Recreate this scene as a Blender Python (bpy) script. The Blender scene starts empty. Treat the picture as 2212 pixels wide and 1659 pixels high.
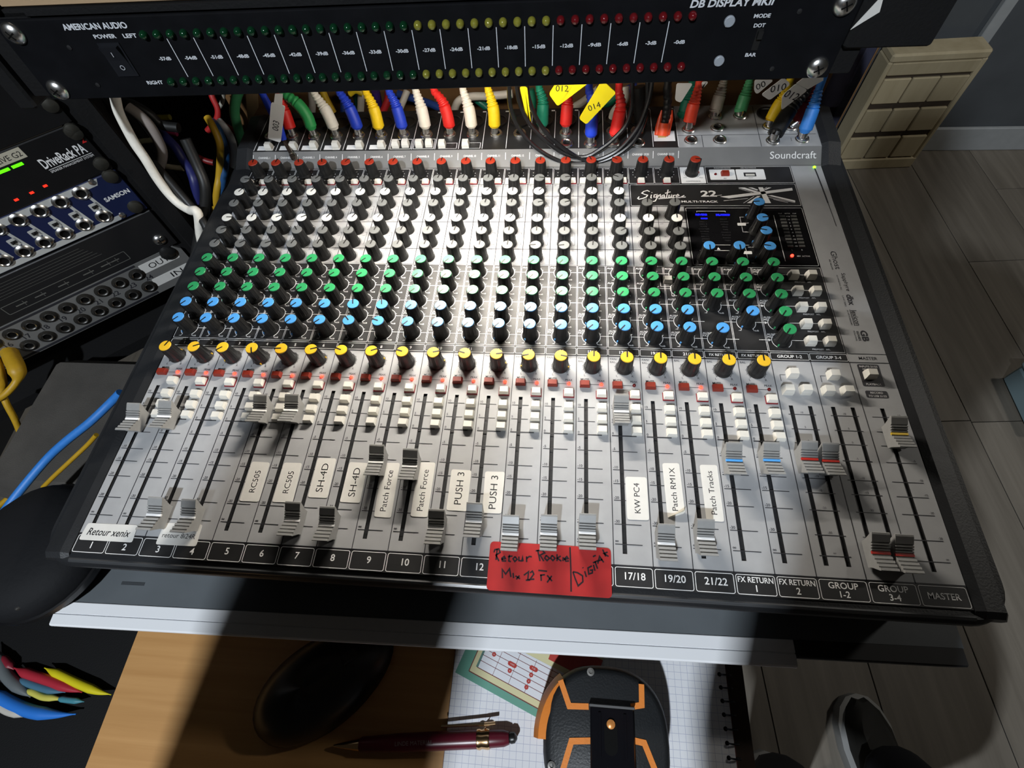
import bpy, math, random
from mathutils import Vector, Matrix
random.seed(7)
# ------------------------------------------------------------------ units
# All building is done in "pitches": one channel strip of the console = 22 mm.
# u runs to the right, v away from the front edge, w up from the console's top plate.
S = 0.022
FLOOR = -41.0
def Wp(u, v, w): return Vector(((u-12)*S, v*S, (w-FLOOR)*S))
scene = bpy.context.scene
COL = scene.collection

# ------------------------------------------------------------------ camera
CAM = Vector((13.382, -2.453, 13.834))
RIGHT = Vector((0.9957285, 0.06872865, -0.06165334))
DOWN = Vector((0.02981698, -0.87133848, -0.48977566))
FWD = Vector((-0.08738254, 0.48584527, -0.86966584))
FPX = 1093.19
cd = bpy.data.cameras.new('camera'); cam = bpy.data.objects.new('camera', cd); COL.objects.link(cam)
cd.sensor_width = 36.0; cd.lens = 36.0*FPX/2212.0; cd.clip_start = 0.005; cd.clip_end = 50
M = Matrix.Identity(4)
for i in range(3):
    M[i][0] = RIGHT[i]; M[i][1] = -DOWN[i]; M[i][2] = -FWD[i]; M[i][3] = Wp(*CAM)[i]
cam.matrix_world = M
scene.camera = cam

# ------------------------------------------------------------------ world, lights, exposure
wd = bpy.data.worlds.new('world'); scene.world = wd; wd.use_nodes = True
wd.node_tree.nodes['Background'].inputs[0].default_value = (1.0, 0.92, 0.78, 1)
wd.node_tree.nodes['Background'].inputs[1].default_value = 0.012
scene.view_settings.view_transform = 'Standard'; scene.view_settings.look = 'None'
scene.view_settings.exposure = 0.0; scene.view_settings.gamma = 1.0
scene.view_settings.use_curve_mapping = False
def lookrot(d): return Vector(d).to_track_quat('-Z', 'Y').to_euler()
def area(name, loc, target, size, power, col, size_y=None, spread=math.pi):
    l = bpy.data.lights.new(name, 'AREA'); l.energy = power; l.color = col; l.size = size*S
    if size_y: l.shape = 'RECTANGLE'; l.size_y = size_y*S
    l.spread = spread
    o = bpy.data.objects.new(name, l); COL.objects.link(o)
    o.location = Wp(*loc); o.rotation_euler = lookrot(Wp(*target)-Wp(*loc))
    return o
# room lamp behind the photographer (cool white)
ROOM = Vector((-3.0, -54.0, 69.0))
area('room_lamp', ROOM, (13.0, 3.0, 0.0), 2.6, 38.0, (0.86, 0.93, 1.0))
# warm lamp clipped under the rack above the console
WARM = (1.0, 0.92, 0.80)
area('console_lamp_front', (10.8, 12.1, 5.66), (10.9, 3.4, 0.0), 7.0, 2.8, WARM, 0.6)
area('console_lamp_back', (10.8, 12.9, 5.66), (10.9, 15.6, 0.0), 7.0, 0.85, WARM, 0.5)
# weak fill light, added to brighten the floor, crate and wall at the right
area('floor_fill', (96.0, 38.0, 62.0), (66.0, 40.0, -41.0), 6.0, 6.5, (1.0, 0.95, 0.86))

# ------------------------------------------------------------------ pixel rays onto real planes (frame 2212 x 1659)
def ray(x, y): return FWD + RIGHT*((x-1106.0)/FPX) + DOWN*((y-829.5)/FPX)
def at_w(x, y, w=0.0):
    d = ray(x, y); return CAM + d*((w-CAM.z)/d.z)
def at_v(x, y, v):
    d = ray(x, y); return CAM + d*((v-CAM.y)/d.y)
def at_plane(x, y, o, n):
    d = ray(x, y); return CAM + d*(((Vector(o)-CAM).dot(Vector(n)))/d.dot(Vector(n)))
def zm(ox, oy, s, pts): return [(ox+x/s, oy+y/s) for x, y in pts]

# ------------------------------------------------------------------ materials
def lin(c):
    if isinstance(c, str):
        c = [int(c[i:i+2], 16)/255 for i in (0, 2, 4)]
        return tuple(x/12.92 if x <= .04045 else ((x+.055)/1.055)**2.4 for x in c)
    return tuple(c)
MATS = {}
def mat(name, col, rough=.5, metal=0., spec=.5, emit=None, es=0., noise=0., nscale=40., bump=0., bscale=200., coat=0., trans=0.):
    if name in MATS: return MATS[name]
    m = bpy.data.materials.new(name); m.use_nodes = True; nt = m.node_tree
    b = nt.nodes['Principled BSDF']; c = lin(col)
    b.inputs['Base Color'].default_value = (*c, 1); b.inputs['Roughness'].default_value = rough
    b.inputs['Metallic'].default_value = metal; b.inputs['Specular IOR Level'].default_value = spec
    b.inputs['Coat Weight'].default_value = coat; b.inputs['Transmission Weight'].default_value = trans
    if emit: b.inputs['Emission Color'].default_value = (*lin(emit), 1); b.inputs['Emission Strength'].default_value = es
    if noise or bump:
        tc = nt.nodes.new('ShaderNodeTexCoord')
        if noise:
            n = nt.nodes.new('ShaderNodeTexNoise'); n.inputs['Scale'].default_value = nscale; n.inputs['Detail'].default_value = 4
            nt.links.new(tc.outputs['Object'], n.inputs['Vector'])
            r = nt.nodes.new('ShaderNodeValToRGB')
            r.color_ramp.elements[0].position = .3; r.color_ramp.elements[1].position = .7
            r.color_ramp.elements[0].color = (*[x*(1-noise) for x in c], 1); r.color_ramp.elements[1].color = (*[min(1, x*(1+noise)) for x in c], 1)
            nt.links.new(n.outputs['Fac'], r.inputs['Fac']); nt.links.new(r.outputs['Color'], b.inputs['Base Color'])
        if bump:
            n2 = nt.nodes.new('ShaderNodeTexNoise'); n2.inputs['Scale'].default_value = bscale; n2.inputs['Detail'].default_value = 3
            nt.links.new(tc.outputs['Object'], n2.inputs['Vector'])
            bp = nt.nodes.new('ShaderNodeBump'); bp.inputs['Strength'].default_value = bump; bp.inputs['Distance'].default_value = .001
            nt.links.new(n2.outputs['Fac'], bp.inputs['Height']); nt.links.new(bp.outputs['Normal'], b.inputs['Normal'])
    MATS[name] = m; return m
def woodmat(name, c1, c2, scale=(3, 60, 60), rough=.5, bump=.05):
    m = bpy.data.materials.new(name); m.use_nodes = True; nt = m.node_tree; b = nt.nodes['Principled BSDF']
    tc = nt.nodes.new('ShaderNodeTexCoord'); mp = nt.nodes.new('ShaderNodeMapping'); mp.inputs['Scale'].default_value = scale
    nt.links.new(tc.outputs['Object'], mp.inputs['Vector'])
    n = nt.nodes.new('ShaderNodeTexNoise'); n.inputs['Scale'].default_value = 1.0; n.inputs['Detail'].default_value = 6; n.inputs['Roughness'].default_value = .6
    n.inputs['Distortion'].default_value = .4
    nt.links.new(mp.outputs['Vector'], n.inputs['Vector'])
    r = nt.nodes.new('ShaderNodeValToRGB'); r.color_ramp.elements[0].position = .3; r.color_ramp.elements[1].position = .72
    r.color_ramp.elements[0].color = (*lin(c1), 1); r.color_ramp.elements[1].color = (*lin(c2), 1)
    nt.links.new(n.outputs['Fac'], r.inputs['Fac'])
    oi = nt.nodes.new('ShaderNodeObjectInfo'); hs = nt.nodes.new('ShaderNodeHueSaturation')
    mr = nt.nodes.new('ShaderNodeMapRange'); mr.inputs['To Min'].default_value = .86; mr.inputs['To Max'].default_value = 1.14
    nt.links.new(oi.outputs['Random'], mr.inputs['Value']); nt.links.new(mr.outputs['Result'], hs.inputs['Value'])
    nt.links.new(r.outputs['Color'], hs.inputs['Color']); nt.links.new(hs.outputs['Color'], b.inputs['Base Color'])
    b.inputs['Roughness'].default_value = rough
    bp = nt.nodes.new('ShaderNodeBump'); bp.inputs['Strength'].default_value = bump; bp.inputs['Distance'].default_value = .002
    nt.links.new(n.outputs['Fac'], bp.inputs['Height']); nt.links.new(bp.outputs['Normal'], b.inputs['Normal'])
    MATS[name] = m; return m

m_silver = mat('silver_panel', (.35, .355, .365), .45, .0, .5, noise=.05, nscale=90)
m_black = mat('black_panel', (.013, .013, .014), .52, 0., .55, noise=.3, nscale=60)
m_chassis = mat('black_plastic', (.013, .014, .016), .48, bump=.15, bscale=900, noise=.25, nscale=30)
m_grey_pl = mat('grey_plastic', (.15, .15, .15), .42, 0., 1.0, noise=.1)
m_knob = mat('knob_black', (.009, .009, .009), .42)
m_white_print = mat('white_print', (.78, .78, .78), .5)
m_black_print = mat('black_print', (.02, .02, .025), .5)
m_cap = {'red': mat('cap_red', '9a2e1b', .45), 'grey': mat('cap_grey', '646666', .45), 'white': mat('cap_white', 'd6d6d2', .4),
         'green': mat('cap_green', '2c8f58', .42), 'blue': mat('cap_blue', '4a93d6', .42), 'yellow': mat('cap_yellow', 'e0b22a', .42)}
m_btn = mat('button_white', 'd2d0c9', .42)
m_btn_red = mat('button_red', '80281a', .45)
m_tint = mat('button_red_collar', '7a0d1c', .4)
m_fader = mat('fader_grey', (.28, .28, .275), .38, noise=.06, nscale=200)
m_slot = mat('slot_black', (.004, .004, .004), .6)
m_chrome = mat('chrome', (.86, .85, .83), .27, 1.0)
m_hole = mat('socket_hole', (.003, .003, .003), .7, spec=.1)
m_label = mat('paper_label', (.66, .65, .62), .6, noise=.03, nscale=120)
m_ink = mat('ink', (.01, .01, .012), .6)
m_redlabel = mat('red_paper', (.36, .016, .016), .5, noise=.12, nscale=60)
m_led_on = mat('led_red_lit', 'ff2a20', .3, emit='ff2a1c', es=9.0)
m_led_off = mat('led_red_off', '5a0a0c', .15)
m_led_green = mat('led_green_lit', '7dff2a', .3, emit='7dff1e', es=4.0)
m_blue_glow = mat('blue_lit_text', '2030ff', .3, emit='1616ff', es=3.0)

# ------------------------------------------------------------------ mesh builder
TXT = {}
def text_geo(s, bold=0., shear=0.):
    k = (s, bold, shear)
    if k in TXT: return TXT[k]
    cu = bpy.data.curves.new('text', 'FONT'); cu.body = s; cu.resolution_u = 3; cu.offset = bold; cu.shear = shear
    ob = bpy.data.objects.new('text', cu); me = ob.to_mesh()
    vs = [tuple(v.co) for v in me.vertices]; fs = [tuple(p.vertices) for p in me.polygons]
    ob.to_mesh_clear(); bpy.data.objects.remove(ob); bpy.data.curves.remove(cu)
    if not vs: TXT[k] = ([], [], 0, 0, 0, 0); return TXT[k]
    xs = [v[0] for v in vs]; ys = [v[1] for v in vs]
    TXT[k] = (vs, fs, min(xs), max(xs), min(ys), max(ys)); return TXT[k]
class MB:
    def __init__(s): s.v = []; s.f = []; s.m = []
    def add(s, vs, fs, mi=0):
        o = len(s.v); s.v += [tuple(p) for p in vs]; s.f += [tuple(i+o for i in f) for f in fs]; s.m += [mi]*len(fs); return s
    def quad(s, a, b, c, d, mi=0): return s.add([a, b, c, d], [(0, 1, 2, 3)], mi)
    def rect(s, x0, x1, y0, y1, z=0., mi=0): return s.quad((x0, y0, z), (x1, y0, z), (x1, y1, z), (x0, y1, z), mi)
    def box(s, x0, x1, y0, y1, z0, z1, mi=0):
        return s.add([(x0, y0, z0), (x1, y0, z0), (x1, y1, z0), (x0, y1, z0), (x0, y0, z1), (x1, y0, z1), (x1, y1, z1), (x0, y1, z1)],
                     [(3, 2, 1, 0), (4, 5, 6, 7), (0, 1, 5, 4), (1, 2, 6, 5), (2, 3, 7, 6), (3, 0, 4, 7)], mi)
    def bbox(s, x0, x1, y0, y1, z0, z1, b=.05, mi=0):   # box with chamfered edges
        vs = []; fs = []
        def ring(i, z): return [(x0+i, y0+b), (x0+b, y0+i), (x1-b, y0+i), (x1-i, y0+b), (x1-i, y1-b), (x1-b, y1-i), (x0+b, y1-i), (x0+i, y1-b)], z
        for ins, z in ((b*.8, z0), (0, z0+b), (0, z1-b), (b*.8, z1)):
            r, zz = ring(ins, z); vs += [(x, y, zz) for x, y in r]
        for k in range(3):
            for i in range(8):
                j = (i+1) % 8; fs.append((k*8+i, k*8+j, k*8+8+j, k*8+8+i))
        fs.append(tuple(range(7, -1, -1))); fs.append(tuple(range(24, 32)))
        return s.add(vs, fs, mi)
    def prism(s, poly, z0, z1, mi=0):
        n = len(poly); vs = [(x, y, z0) for x, y in poly]+[(x, y, z1) for x, y in poly]
        fs = [tuple(range(n-1, -1, -1)), tuple(range(n, 2*n))]+[(i, (i+1) % n, n+(i+1) % n, n+i) for i in range(n)]
        return s.add(vs, fs, mi)
    def lathe(s, prof, n=20, c=(0, 0, 0), mi=0, caps=True):
        vs = []; fs = []
        for r, z in prof:
            for i in range(n):
                a = 2*math.pi*i/n; vs.append((c[0]+r*math.cos(a), c[1]+r*math.sin(a), c[2]+z))
        for k in range(len(prof)-1):
            for i in range(n):
                j = (i+1) % n; fs.append((k*n+i, k*n+j, (k+1)*n+j, (k+1)*n+i))
        if caps:
            fs.append(tuple(range(n-1, -1, -1))); fs.append(tuple(range((len(prof)-1)*n, len(prof)*n)))
        return s.add(vs, fs, mi)
    def tube(s, pts, r, n=8, mi=0, caps=True):
        pts = [Vector(p) for p in pts]; L = len(pts)
        rs = r if isinstance(r, (list, tuple)) else [r]*L
        vs = []; fs = []; up = None
        for i in range(L):
            t = (pts[min(i+1, L-1)]-pts[max(i-1, 0)]).normalized()
            if up is None:
                up = Vector((0, 0, 1)) if abs(t.z) < .9 else Vector((1, 0, 0))
            up = (up-t*up.dot(t)).normalized(); sd = t.cross(up)
            for k in range(n):
                a = 2*math.pi*k/n; vs.append(pts[i]+(up*math.cos(a)+sd*math.sin(a))*rs[i])
        for i in range(L-1):
            for k in range(n):
                j = (k+1) % n; fs.append((i*n+k, i*n+j, (i+1)*n+j, (i+1)*n+k))
        if caps: fs.append(tuple(range(n-1, -1, -1))); fs.append(tuple(range((L-1)*n, L*n)))
        return s.add(vs, fs, mi)
    def ribbon(s, pts, w, z=0., closed=False, mi=0):
        P = [Vector((p[0], p[1])) for p in pts]; n = len(P)
        if n < 2: return s
        vs = []
        for i in range(n):
            a = P[i-1] if (i > 0 or closed) else P[i]; b = P[(i+1) % n] if (i < n-1 or closed) else P[i]
            d1 = (P[i]-a); d2 = (b-P[i])
            if d1.length < 1e-9: d1 = d2
            if d2.length < 1e-9: d2 = d1
            d1 = d1.normalized(); d2 = d2.normalized()
            nn = Vector((-(d1.y+d2.y), d1.x+d2.x))
            if nn.length < 1e-6: nn = Vector((-d1.y, d1.x))
            nn.normalize(); k = w/2/max(.4, nn.dot(Vector((-d1.y, d1.x))))
            vs += [(P[i].x+nn.x*k, P[i].y+nn.y*k, z), (P[i].x-nn.x*k, P[i].y-nn.y*k, z)]
        fs = []
        for i in range(n if closed else n-1):
            j = (i+1) % n; fs.append((2*i+1, 2*j+1, 2*j, 2*i))
        return s.add(vs, fs, mi)
    def line(s, x0, y0, x1, y1, w=.02, z=0., mi=0): return s.ribbon([(x0, y0), (x1, y1)], w, z, mi=mi)
    def arc(s, cx, cy, r, a0, a1, w=.02, z=0., n=14, mi=0):
        return s.ribbon([(cx+r*math.sin(math.radians(a0+(a1-a0)*i/n)), cy+r*math.cos(math.radians(a0+(a1-a0)*i/n))) for i in range(n+1)], w, z, mi=mi)
    def text(s, t, x, y, size=.2, rot=0., al='C', bold=0., shear=0., z=0., mi=0, width=None, height=None):
        vs, fs, x0, x1, y0, y1 = text_geo(t, bold, shear)
        if not vs: return s
        sx = size if width is None else width/(x1-x0)
        sy = size if height is None else height/(y1-y0)
        ox = {'C': (x0+x1)/2, 'L': x0, 'R': x1}[al]; oy = (y0+y1)/2
        c, sn = math.cos(math.radians(rot)), math.sin(math.radians(rot)); out = []
        for a, b, _ in vs:
            px = (a-ox)*sx; py = (b-oy)*sy; out.append((x+px*c-py*sn, y+px*sn+py*c, z))
        return s.add(out, fs, mi)
    def mesh(s, name, mats, smooth=False):
        me = bpy.data.meshes.new(name); me.from_pydata([(a*S, b*S, c*S) for a, b, c in s.v], [], s.f)
        for m in (mats if isinstance(mats, (list, tuple)) else [mats]): me.materials.append(m)
        if any(s.m): me.polygons.foreach_set('material_index', s.m)
        if smooth:
            me.polygons.foreach_set('use_smooth', [True]*len(s.f))
            try: me.set_sharp_from_angle(angle=math.radians(40))
            except Exception: pass
        me.update(); return me
def put(name, me, parent=None, loc=(0, 0, 0), rot=None):
    o = bpy.data.objects.new(name, me); COL.objects.link(o)
    if parent is not None: o.parent = parent; o.location = Vector(loc)*S
    else: o.location = Wp(*loc)
    if rot is not None: o.rotation_euler = rot if not isinstance(rot, (int, float)) else (0, 0, rot)
    return o
def part(name, mb, mats, parent, loc=(0, 0, 0), smooth=False, rot=None, label=None):
    o = put(name, mb.mesh(name, mats, smooth), parent, loc, rot)
    if label: o['label'] = label
    return o
def tag(o, label, cat, group=None):
    o['label'] = label; o['category'] = cat
    if group: o['group'] = group
    return o
def thing(name, loc, label, cat, group=None, mtx=None):
    o = bpy.data.objects.new(name, None); COL.objects.link(o); o.empty_display_size = .02
    if mtx is not None:
        m = mtx.to_4x4(); m.translation = Wp(*loc); o.matrix_world = m
    else: o.location = Wp(*loc)
    return tag(o, label, cat, group)
def struct(o): o['kind'] = 'structure'; return o
def rrect(x0, x1, y0, y1, r, n=4):
    pts = []
    for cx, cy, a0 in ((x1-r, y1-r, 0), (x0+r, y1-r, 90), (x0+r, y0+r, 180), (x1-r, y0+r, 270)):
        for i in range(n+1):
            a = math.radians(a0+90*i/n); pts.append((cx+r*math.cos(a), cy+r*math.sin(a)))
    return pts
def smoothpath(P, k=6):
    P = [Vector(p) for p in P]; out = []
    for i in range(len(P)-1):
        p0 = P[i-1] if i else P[0]*2-P[1]; p1 = P[i]; p2 = P[i+1]; p3 = P[i+2] if i+2 < len(P) else P[-1]*2-P[-2]
        for j in range(k):
            t = j/k; out.append(.5*((2*p1)+(-p0+p2)*t+(2*p0-5*p1+4*p2-p3)*t*t+(-p0+3*p1-3*p2+p3)*t**3))
    out.append(P[-1]); return out

# ================================================================== THE SETTING
m_floor = woodmat('floor_wood', (.150, .130, .104), (.26, .230, .190), (2.0, 30, 30), .5, .08)
m_gap = mat('floor_gap', (.01, .009, .008), .8)
m_wall = mat('wall_paint', (.095, .105, .115), .8, noise=.12, nscale=6, bump=.1, bscale=60)
m_base = mat('baseboard_paint', (.42, .44, .45), .5, noise=.05)
fl = MB(); fl.box(-70, 150, -80, 80, FLOOR-1.2, FLOOR-.12)
floor = struct(part('floor', MB().box(-70, 130, -70, 80, -1.2, -.10), m_gap, None, (0, 0, FLOOR)))
floor.location = Wp(0, 0, FLOOR)
pw, pl, ang = 9.6, 56.0, math.radians(4)
plank_me = {}
def plank_mesh(L):
    L = round(L, 1)
    if L not in plank_me:
        plank_me[L] = MB().bbox(0.04, L-.04, 0.04, pw-.04, -.10, 0, .035).mesh('plank', m_floor)
    return plank_me[L]
for i in range(-12, 10):
    u0 = 59.0+i*pw
    off = {-1: -30.8+0, 0: -31.0, 1: -7.6, -2: -40}.get(i, -40+((i*23) % 50))
    v = off-pl
    while v < 74:
        v0, v1 = v, v+pl
        if v1 > -50:
            c, s_ = math.cos(ang), math.sin(ang)
            # plank local x runs along v, rotated four degrees
            dx, dy = u0-59.0, v0-40.0
            o = put('plank', plank_mesh(pl), floor, (59+dx*c-dy*s_, 40+dx*s_+dy*c, 0), (0, 0, math.pi/2+ang))
            o.location = Vector((59+dx*c-dy*s_+pw*c, 40+dx*s_+dy*c+pw*s_, 0))*S
        v += pl
wall = struct(part('wall_back', MB().box(-70, 130, 0, 4, 0, 75), m_wall, None, (0, 72.6, FLOOR)))
bb = struct(part('baseboard_back', MB().bbox(-70, 130, 0, .55, 0, 3.7, .12), m_base, None, (0, 72.0, FLOOR)))
tr = struct(part('trim_1', MB().bbox(-.75, .75, 0, .8, 3.7, 75, .1), m_base, None, (66.9, 71.8, FLOOR)))

# ================================================================== THE CONSOLE
PW = 23.47
B = [float(i) for i in range(21)]+[21.18, 22.32, PW]
mixer = thing('mixing_console', (11.7, 8.9, -3.0), 'large mixing console with rows of coloured knobs and light grey faders', 'mixing console')
MO = Vector((11.7, 8.9, -3.0))
def ml(u, v, w=0.): return (u-MO.x, v-MO.y, w-MO.z)
def mpart(name, mb, mats, parent=None, smooth=False, label=None):
    o = part(name, mb, mats, mixer if parent is None else parent, ml(0, 0, 0) if parent is None else (0, 0, 0), smooth)
    if label: o['label'] = label
    return o
# ---- chassis: tray with rounded front corners, side cheeks and rear lip
UL, UR, VF, VB = -1.05, 24.5, -.86, 18.95
def outline(ins=0.):
    x0, x1, y0, y1 = UL+ins, UR-ins, VF+ins, VB-ins
    rf, rb = 1.0-ins*.6, .5-ins*.4
    pts = []
    for cx, cy, a0, r in ((x1-rb, y1-rb, 0, rb), (x0+rb, y1-rb, 90, rb), (x0+rf, y0+rf, 180, rf), (x1-rf, y0+rf, 270, rf)):
        for i in range(9):
            a = math.radians(a0+90*i/8); pts.append((cx+r*math.cos(a), cy+r*math.sin(a)))
    return pts
ch = MB(); levels = [(.55, -3.0), (.30, -1.6), (.06, -.55), (0, -.32), (.03, -.16), (.12, -.05)]
n = 36; vs = []; fs = []
for ins, w in levels: vs += [(x, y, w) for x, y in outline(ins)]
for k in range(len(levels)-1):
    for i in range(n): j = (i+1) % n; fs.append((k*n+i, k*n+j, (k+1)*n+j, (k+1)*n+i))
fs.append(tuple(range(n-1, -1, -1)))
fs.append(tuple(range((len(levels)-1)*n, len(levels)*n)))
ch.add(vs, fs)
# front lip, rounded
ch2 = MB()
mpart('chassis', ch, m_chassis, smooth=True)
# side cheeks: raised rails beside the plates
for u0, u1, nm in ((-1.0, -.02, 'l'), (PW+.02, 24.45, 'r')):
    c = MB(); prof = [(-.70, -.08), (-.55, .03), (15.45, .05), (16.3, .46), (18.4, .56), (18.75, .40), (18.9, 0)]
    inner, outer = (u1, u0) if nm == 'l' else (u0, u1)
    vs = []; fs = []
    for v, w in prof:
        vs += [(inner, v, w-.05 if w > .1 else w-.02), (inner+(outer-inner)*.22, v, w+.05), (inner+(outer-inner)*.72, v, w+.0), (outer, v, min(w, .1)-.34), (outer, v, -.6), (inner, v, -.6)]
    k = 6
    for i in range(len(prof)-1):
        for j in range(k): fs.append((i*k+j, i*k+(j+1) % k, (i+1)*k+(j+1) % k, (i+1)*k+j))
    fs.append(tuple(range(k))); fs.append(tuple(range((len(prof)-1)*k+k-1, (len(prof)-1)*k-1, -1)))
    c.add(vs, fs); mpart('side_cheek', c, m_chassis)
# front bumper strip below the channel labels
fb = MB(); fb.tube([(x, -.70, -.12) for x in (.0, 6, 12, 18, 23.5)], .085, 8); mpart('front_lip', fb, mat('lip_plastic', (.05, .052, .055), .3), smooth=True)

Z1, Z2 = .006, .012
SO = .2965                                     # slot position within its strip
slots = [(i+SO) for i in range(20)]+[20.30, 20.84, 21.485, 22.03, 22.845]
# ---- fader plate with real slots
fp = MB(); edges = [0.0]; cuts = sorted(slots)
VT = 6.40
x = 0.0; hw = .058; s0, s1 = .30, 4.83
for sx in cuts:
    fp.rect(x, sx-hw, 0, VT, 0); 
    fp.rect(sx-hw, sx+hw, 0, s0, 0); fp.rect(sx-hw, sx+hw, s1, VT, 0)
    fp.quad((sx-hw, s0, 0), (sx-hw, s1, 0), (sx-hw, s1, -.3), (sx-hw, s0, -.3), 1); fp.quad((sx+hw, s0, 0), (sx+hw, s0, -.3), (sx+hw, s1, -.3), (sx+hw, s1, 0), 1)
    fp.rect(sx-hw, sx+hw, s0, s1, -.3, 1)
    fp.quad((sx-hw, s0, 0), (sx-hw, s0, -.3), (sx+hw, s0, -.3), (sx+hw, s0, 0), 1); fp.quad((sx-hw, s1, 0), (sx+hw, s1, 0), (sx+hw, s1, -.3), (sx-hw, s1, -.3), 1)
    x = sx+hw
fp.rect(x, PW, 0, VT, 0)
fader_plate = mpart('fader_plate', fp, [m_silver, m_slot])
# ---- other plates (thin sheets lying on the chassis)
def plate(name, x0, x1, y0, y1, m, z=0.):
    return mpart(name, MB().box(x0, x1, y0, y1, -.05, z), m)
label_plate = plate('label_plate', 0, PW, -.53, 0, m_black)
number_plate = plate('number_plate', 0, 22.32, 6.40, 6.70, m_black)
aux_plate = plate('auxiliary_plate', 0, 22.32, 6.70, 10.235, m_black)
eq_plate = plate('equaliser_plate', 0, 16.0, 10.235, 14.50, m_silver)
eq_plate2 = plate('equaliser_plate', 16.0, 18.02, 10.235, 13.22, m_silver)
gain_plate = plate('gain_plate', 0, 22.32, 14.50, 15.50, m_black)
sig_plate = plate('name_plate', 16.0, 22.32, 13.22, 14.50, m_black)
fx_plate = plate('effects_plate', 18.02, 22.32, 10.235, 13.22, mat('gloss_black', (.006, .006, .007), .18))
side_plate = plate('master_plate', 22.32, PW, 6.40, 15.50, m_silver)

# ---- print on the fader plate
bp = MB()
for b in B[1:-1]: bp.line(b, 0, b, VT, .022, Z1)
bp.line(0, 0.012, PW, 0.012, .025, Z1); bp.line(0, VT-.012, PW, VT-.012, .03, Z1)
ticks = [(4.54, '10'), (4.07, '5'), (3.64, '0'), (3.15, '-5'), (2.595, '-10'), (2.19, '-15'), (1.715, '-20'), (1.065, '-30'), (.542, '∞')]
for i in range(20):
    for j, (tv, tx) in enumerate(ticks):
        b = i+.05
        bp.line(b, tv, i+(.56 if j < 2 else .76), tv, .034 if tx == '0' else .02, Z1)
        bp.text(tx, i+.055, tv+.075, .105, al='L', z=Z1, bold=.01)
    sc = i+SO
    bp.arc(i+.497, 5.966, .285, -140, 140, .014, Z1, 18)
    for a in range(-135, 136, 27):
        r0, r1 = .285, .325; ca, sa = math.cos(math.radians(a)), math.sin(math.radians(a))
        bp.line(i+.497+r0*sa, 5.966+r0*ca, i+.497+r1*sa, 5.966+r1*ca, .012, Z1)
    bp.text('L', i+.26, 5.67, .11, z=Z1); bp.text('R', i+.74, 5.67, .11, z=Z1)
    bp.line(i+.30, 5.34, i+.75, 5.34, .014, Z1)
    bp.text('MUTE', i+.26, 5.52, .10, z=Z1, bold=.01); bp.text('PEAK', i+.77, 5.475, .10, z=Z1, bold=.01)
    bp.text('PFL', i+.9, 5.15, .07, z=Z1); bp.text('MST', i+.775, 4.72, .09, z=Z1, bold=.01)
    t = 'PAN' if i < 14 else ('PAN/' if i < 17 else 'BAL')
    bp.text(t, i+.06, 6.29, .10, al='L', z=Z1)
    if 14 <= i < 17: bp.text('BAL', i+.06, 6.18, .10, al='L', z=Z1)
for g, (a, b) in enumerate(((20.18, 20.95), (21.36, 22.14), (22.50, 23.30))):
    for j, (tv, tx) in enumerate(ticks):
        bp.line(a, tv+.0, b, tv, .02, Z1); bp.text(tx, (20.57, 21.76, 23.25)[g], tv+.07, .085, z=Z1)
for cx in (20.18, 21.36): bp.ribbon([(cx+.16, 5.88), (cx, 5.88), (cx, 5.66)], .015, Z1)
bp.text('MST', 20.51, 6.13, .08, z=Z1); bp.text('MST', 21.68, 6.13, .08, z=Z1)
mb = MB(); mb.prism(rrect(22.52, 23.14, 5.56, 6.33, .05), 0, Z1); mb.prism(rrect(22.52, 23.14, 5.17, 5.41, .05), 0, Z1)
mpart('legend_box', mb, m_black_print, fader_plate)
wb = MB(); wb.text('INPUTS 21/22', 22.83, 6.25, .09, z=Z2); wb.text('MONITOR', 22.83, 6.15, .08, z=Z2); wb.text('PLAYBACK', 22.83, 5.63, .09, z=Z2)
wb.text('RECORD', 22.83, 5.34, .09, z=Z2); wb.text('TO USB 21/22', 22.83, 5.23, .085, z=Z2)
mpart('printed_legend', wb, m_white_print, fader_plate)
mpart('printed_legend', bp, m_black_print, fader_plate)

# ---- label strip and number strip
wp = MB(); names = [str(i) for i in range(1, 15)]+['15/16', '17/18', '19/20', '21/22']
for i in range(20):
    wp.ribbon(rrect(i+.03, i+.97, -.50, -.035, .05), .017, Z1, True)
    if i < 18: wp.text(names[i], i+.53, -.24 if i > 3 else -.30, .25, z=Z1, bold=.012)
    else: wp.text('FX RETURN', i+.5, -.15, z=Z1, bold=.014, width=.86, height=.135); wp.text('12'[i-18], i+.5, -.35, .22, z=Z1, bold=.012)
for a, b, t1, t2 in ((20, 21.18, 'GROUP', '1-2'), (21.18, 22.32, 'GROUP', '3-4'), (22.32, PW, 'MASTER', '')):
    wp.ribbon(rrect(a+.03, b-.03, -.50, -.035, .05), .014, Z1, True)
    wp.text(t1, (a+b)/2, -.16 if t2 else -.26, .21, z=Z1, bold=.012)
    if t2: wp.text(t2, (a+b)/2, -.36, .21, z=Z1, bold=.012)
mpart('printed_legend', wp, m_white_print, label_plate)
wp = MB()
for i in range(20):
    wp.ribbon(rrect(i+.02, i+.98, 6.43, 6.675, .03), .013, Z1, True)
    wp.text(names[i] if i < 18 else 'FX RETURN '+'12'[i-18], i+.52, 6.55, .15 if i < 18 else .125, z=Z1, bold=.012)
for a, b, t in ((20, 21.18, 'GROUP 1-2'), (21.18, 22.32, 'GROUP 3-4')):
    wp.ribbon(rrect(a+.02, b-.02, 6.43, 6.675, .03), .013, Z1, True); wp.text(t, (a+b)/2, 6.55, .15, z=Z1, bold=.012)
mpart('printed_legend', wp, m_white_print, number_plate)

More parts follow.
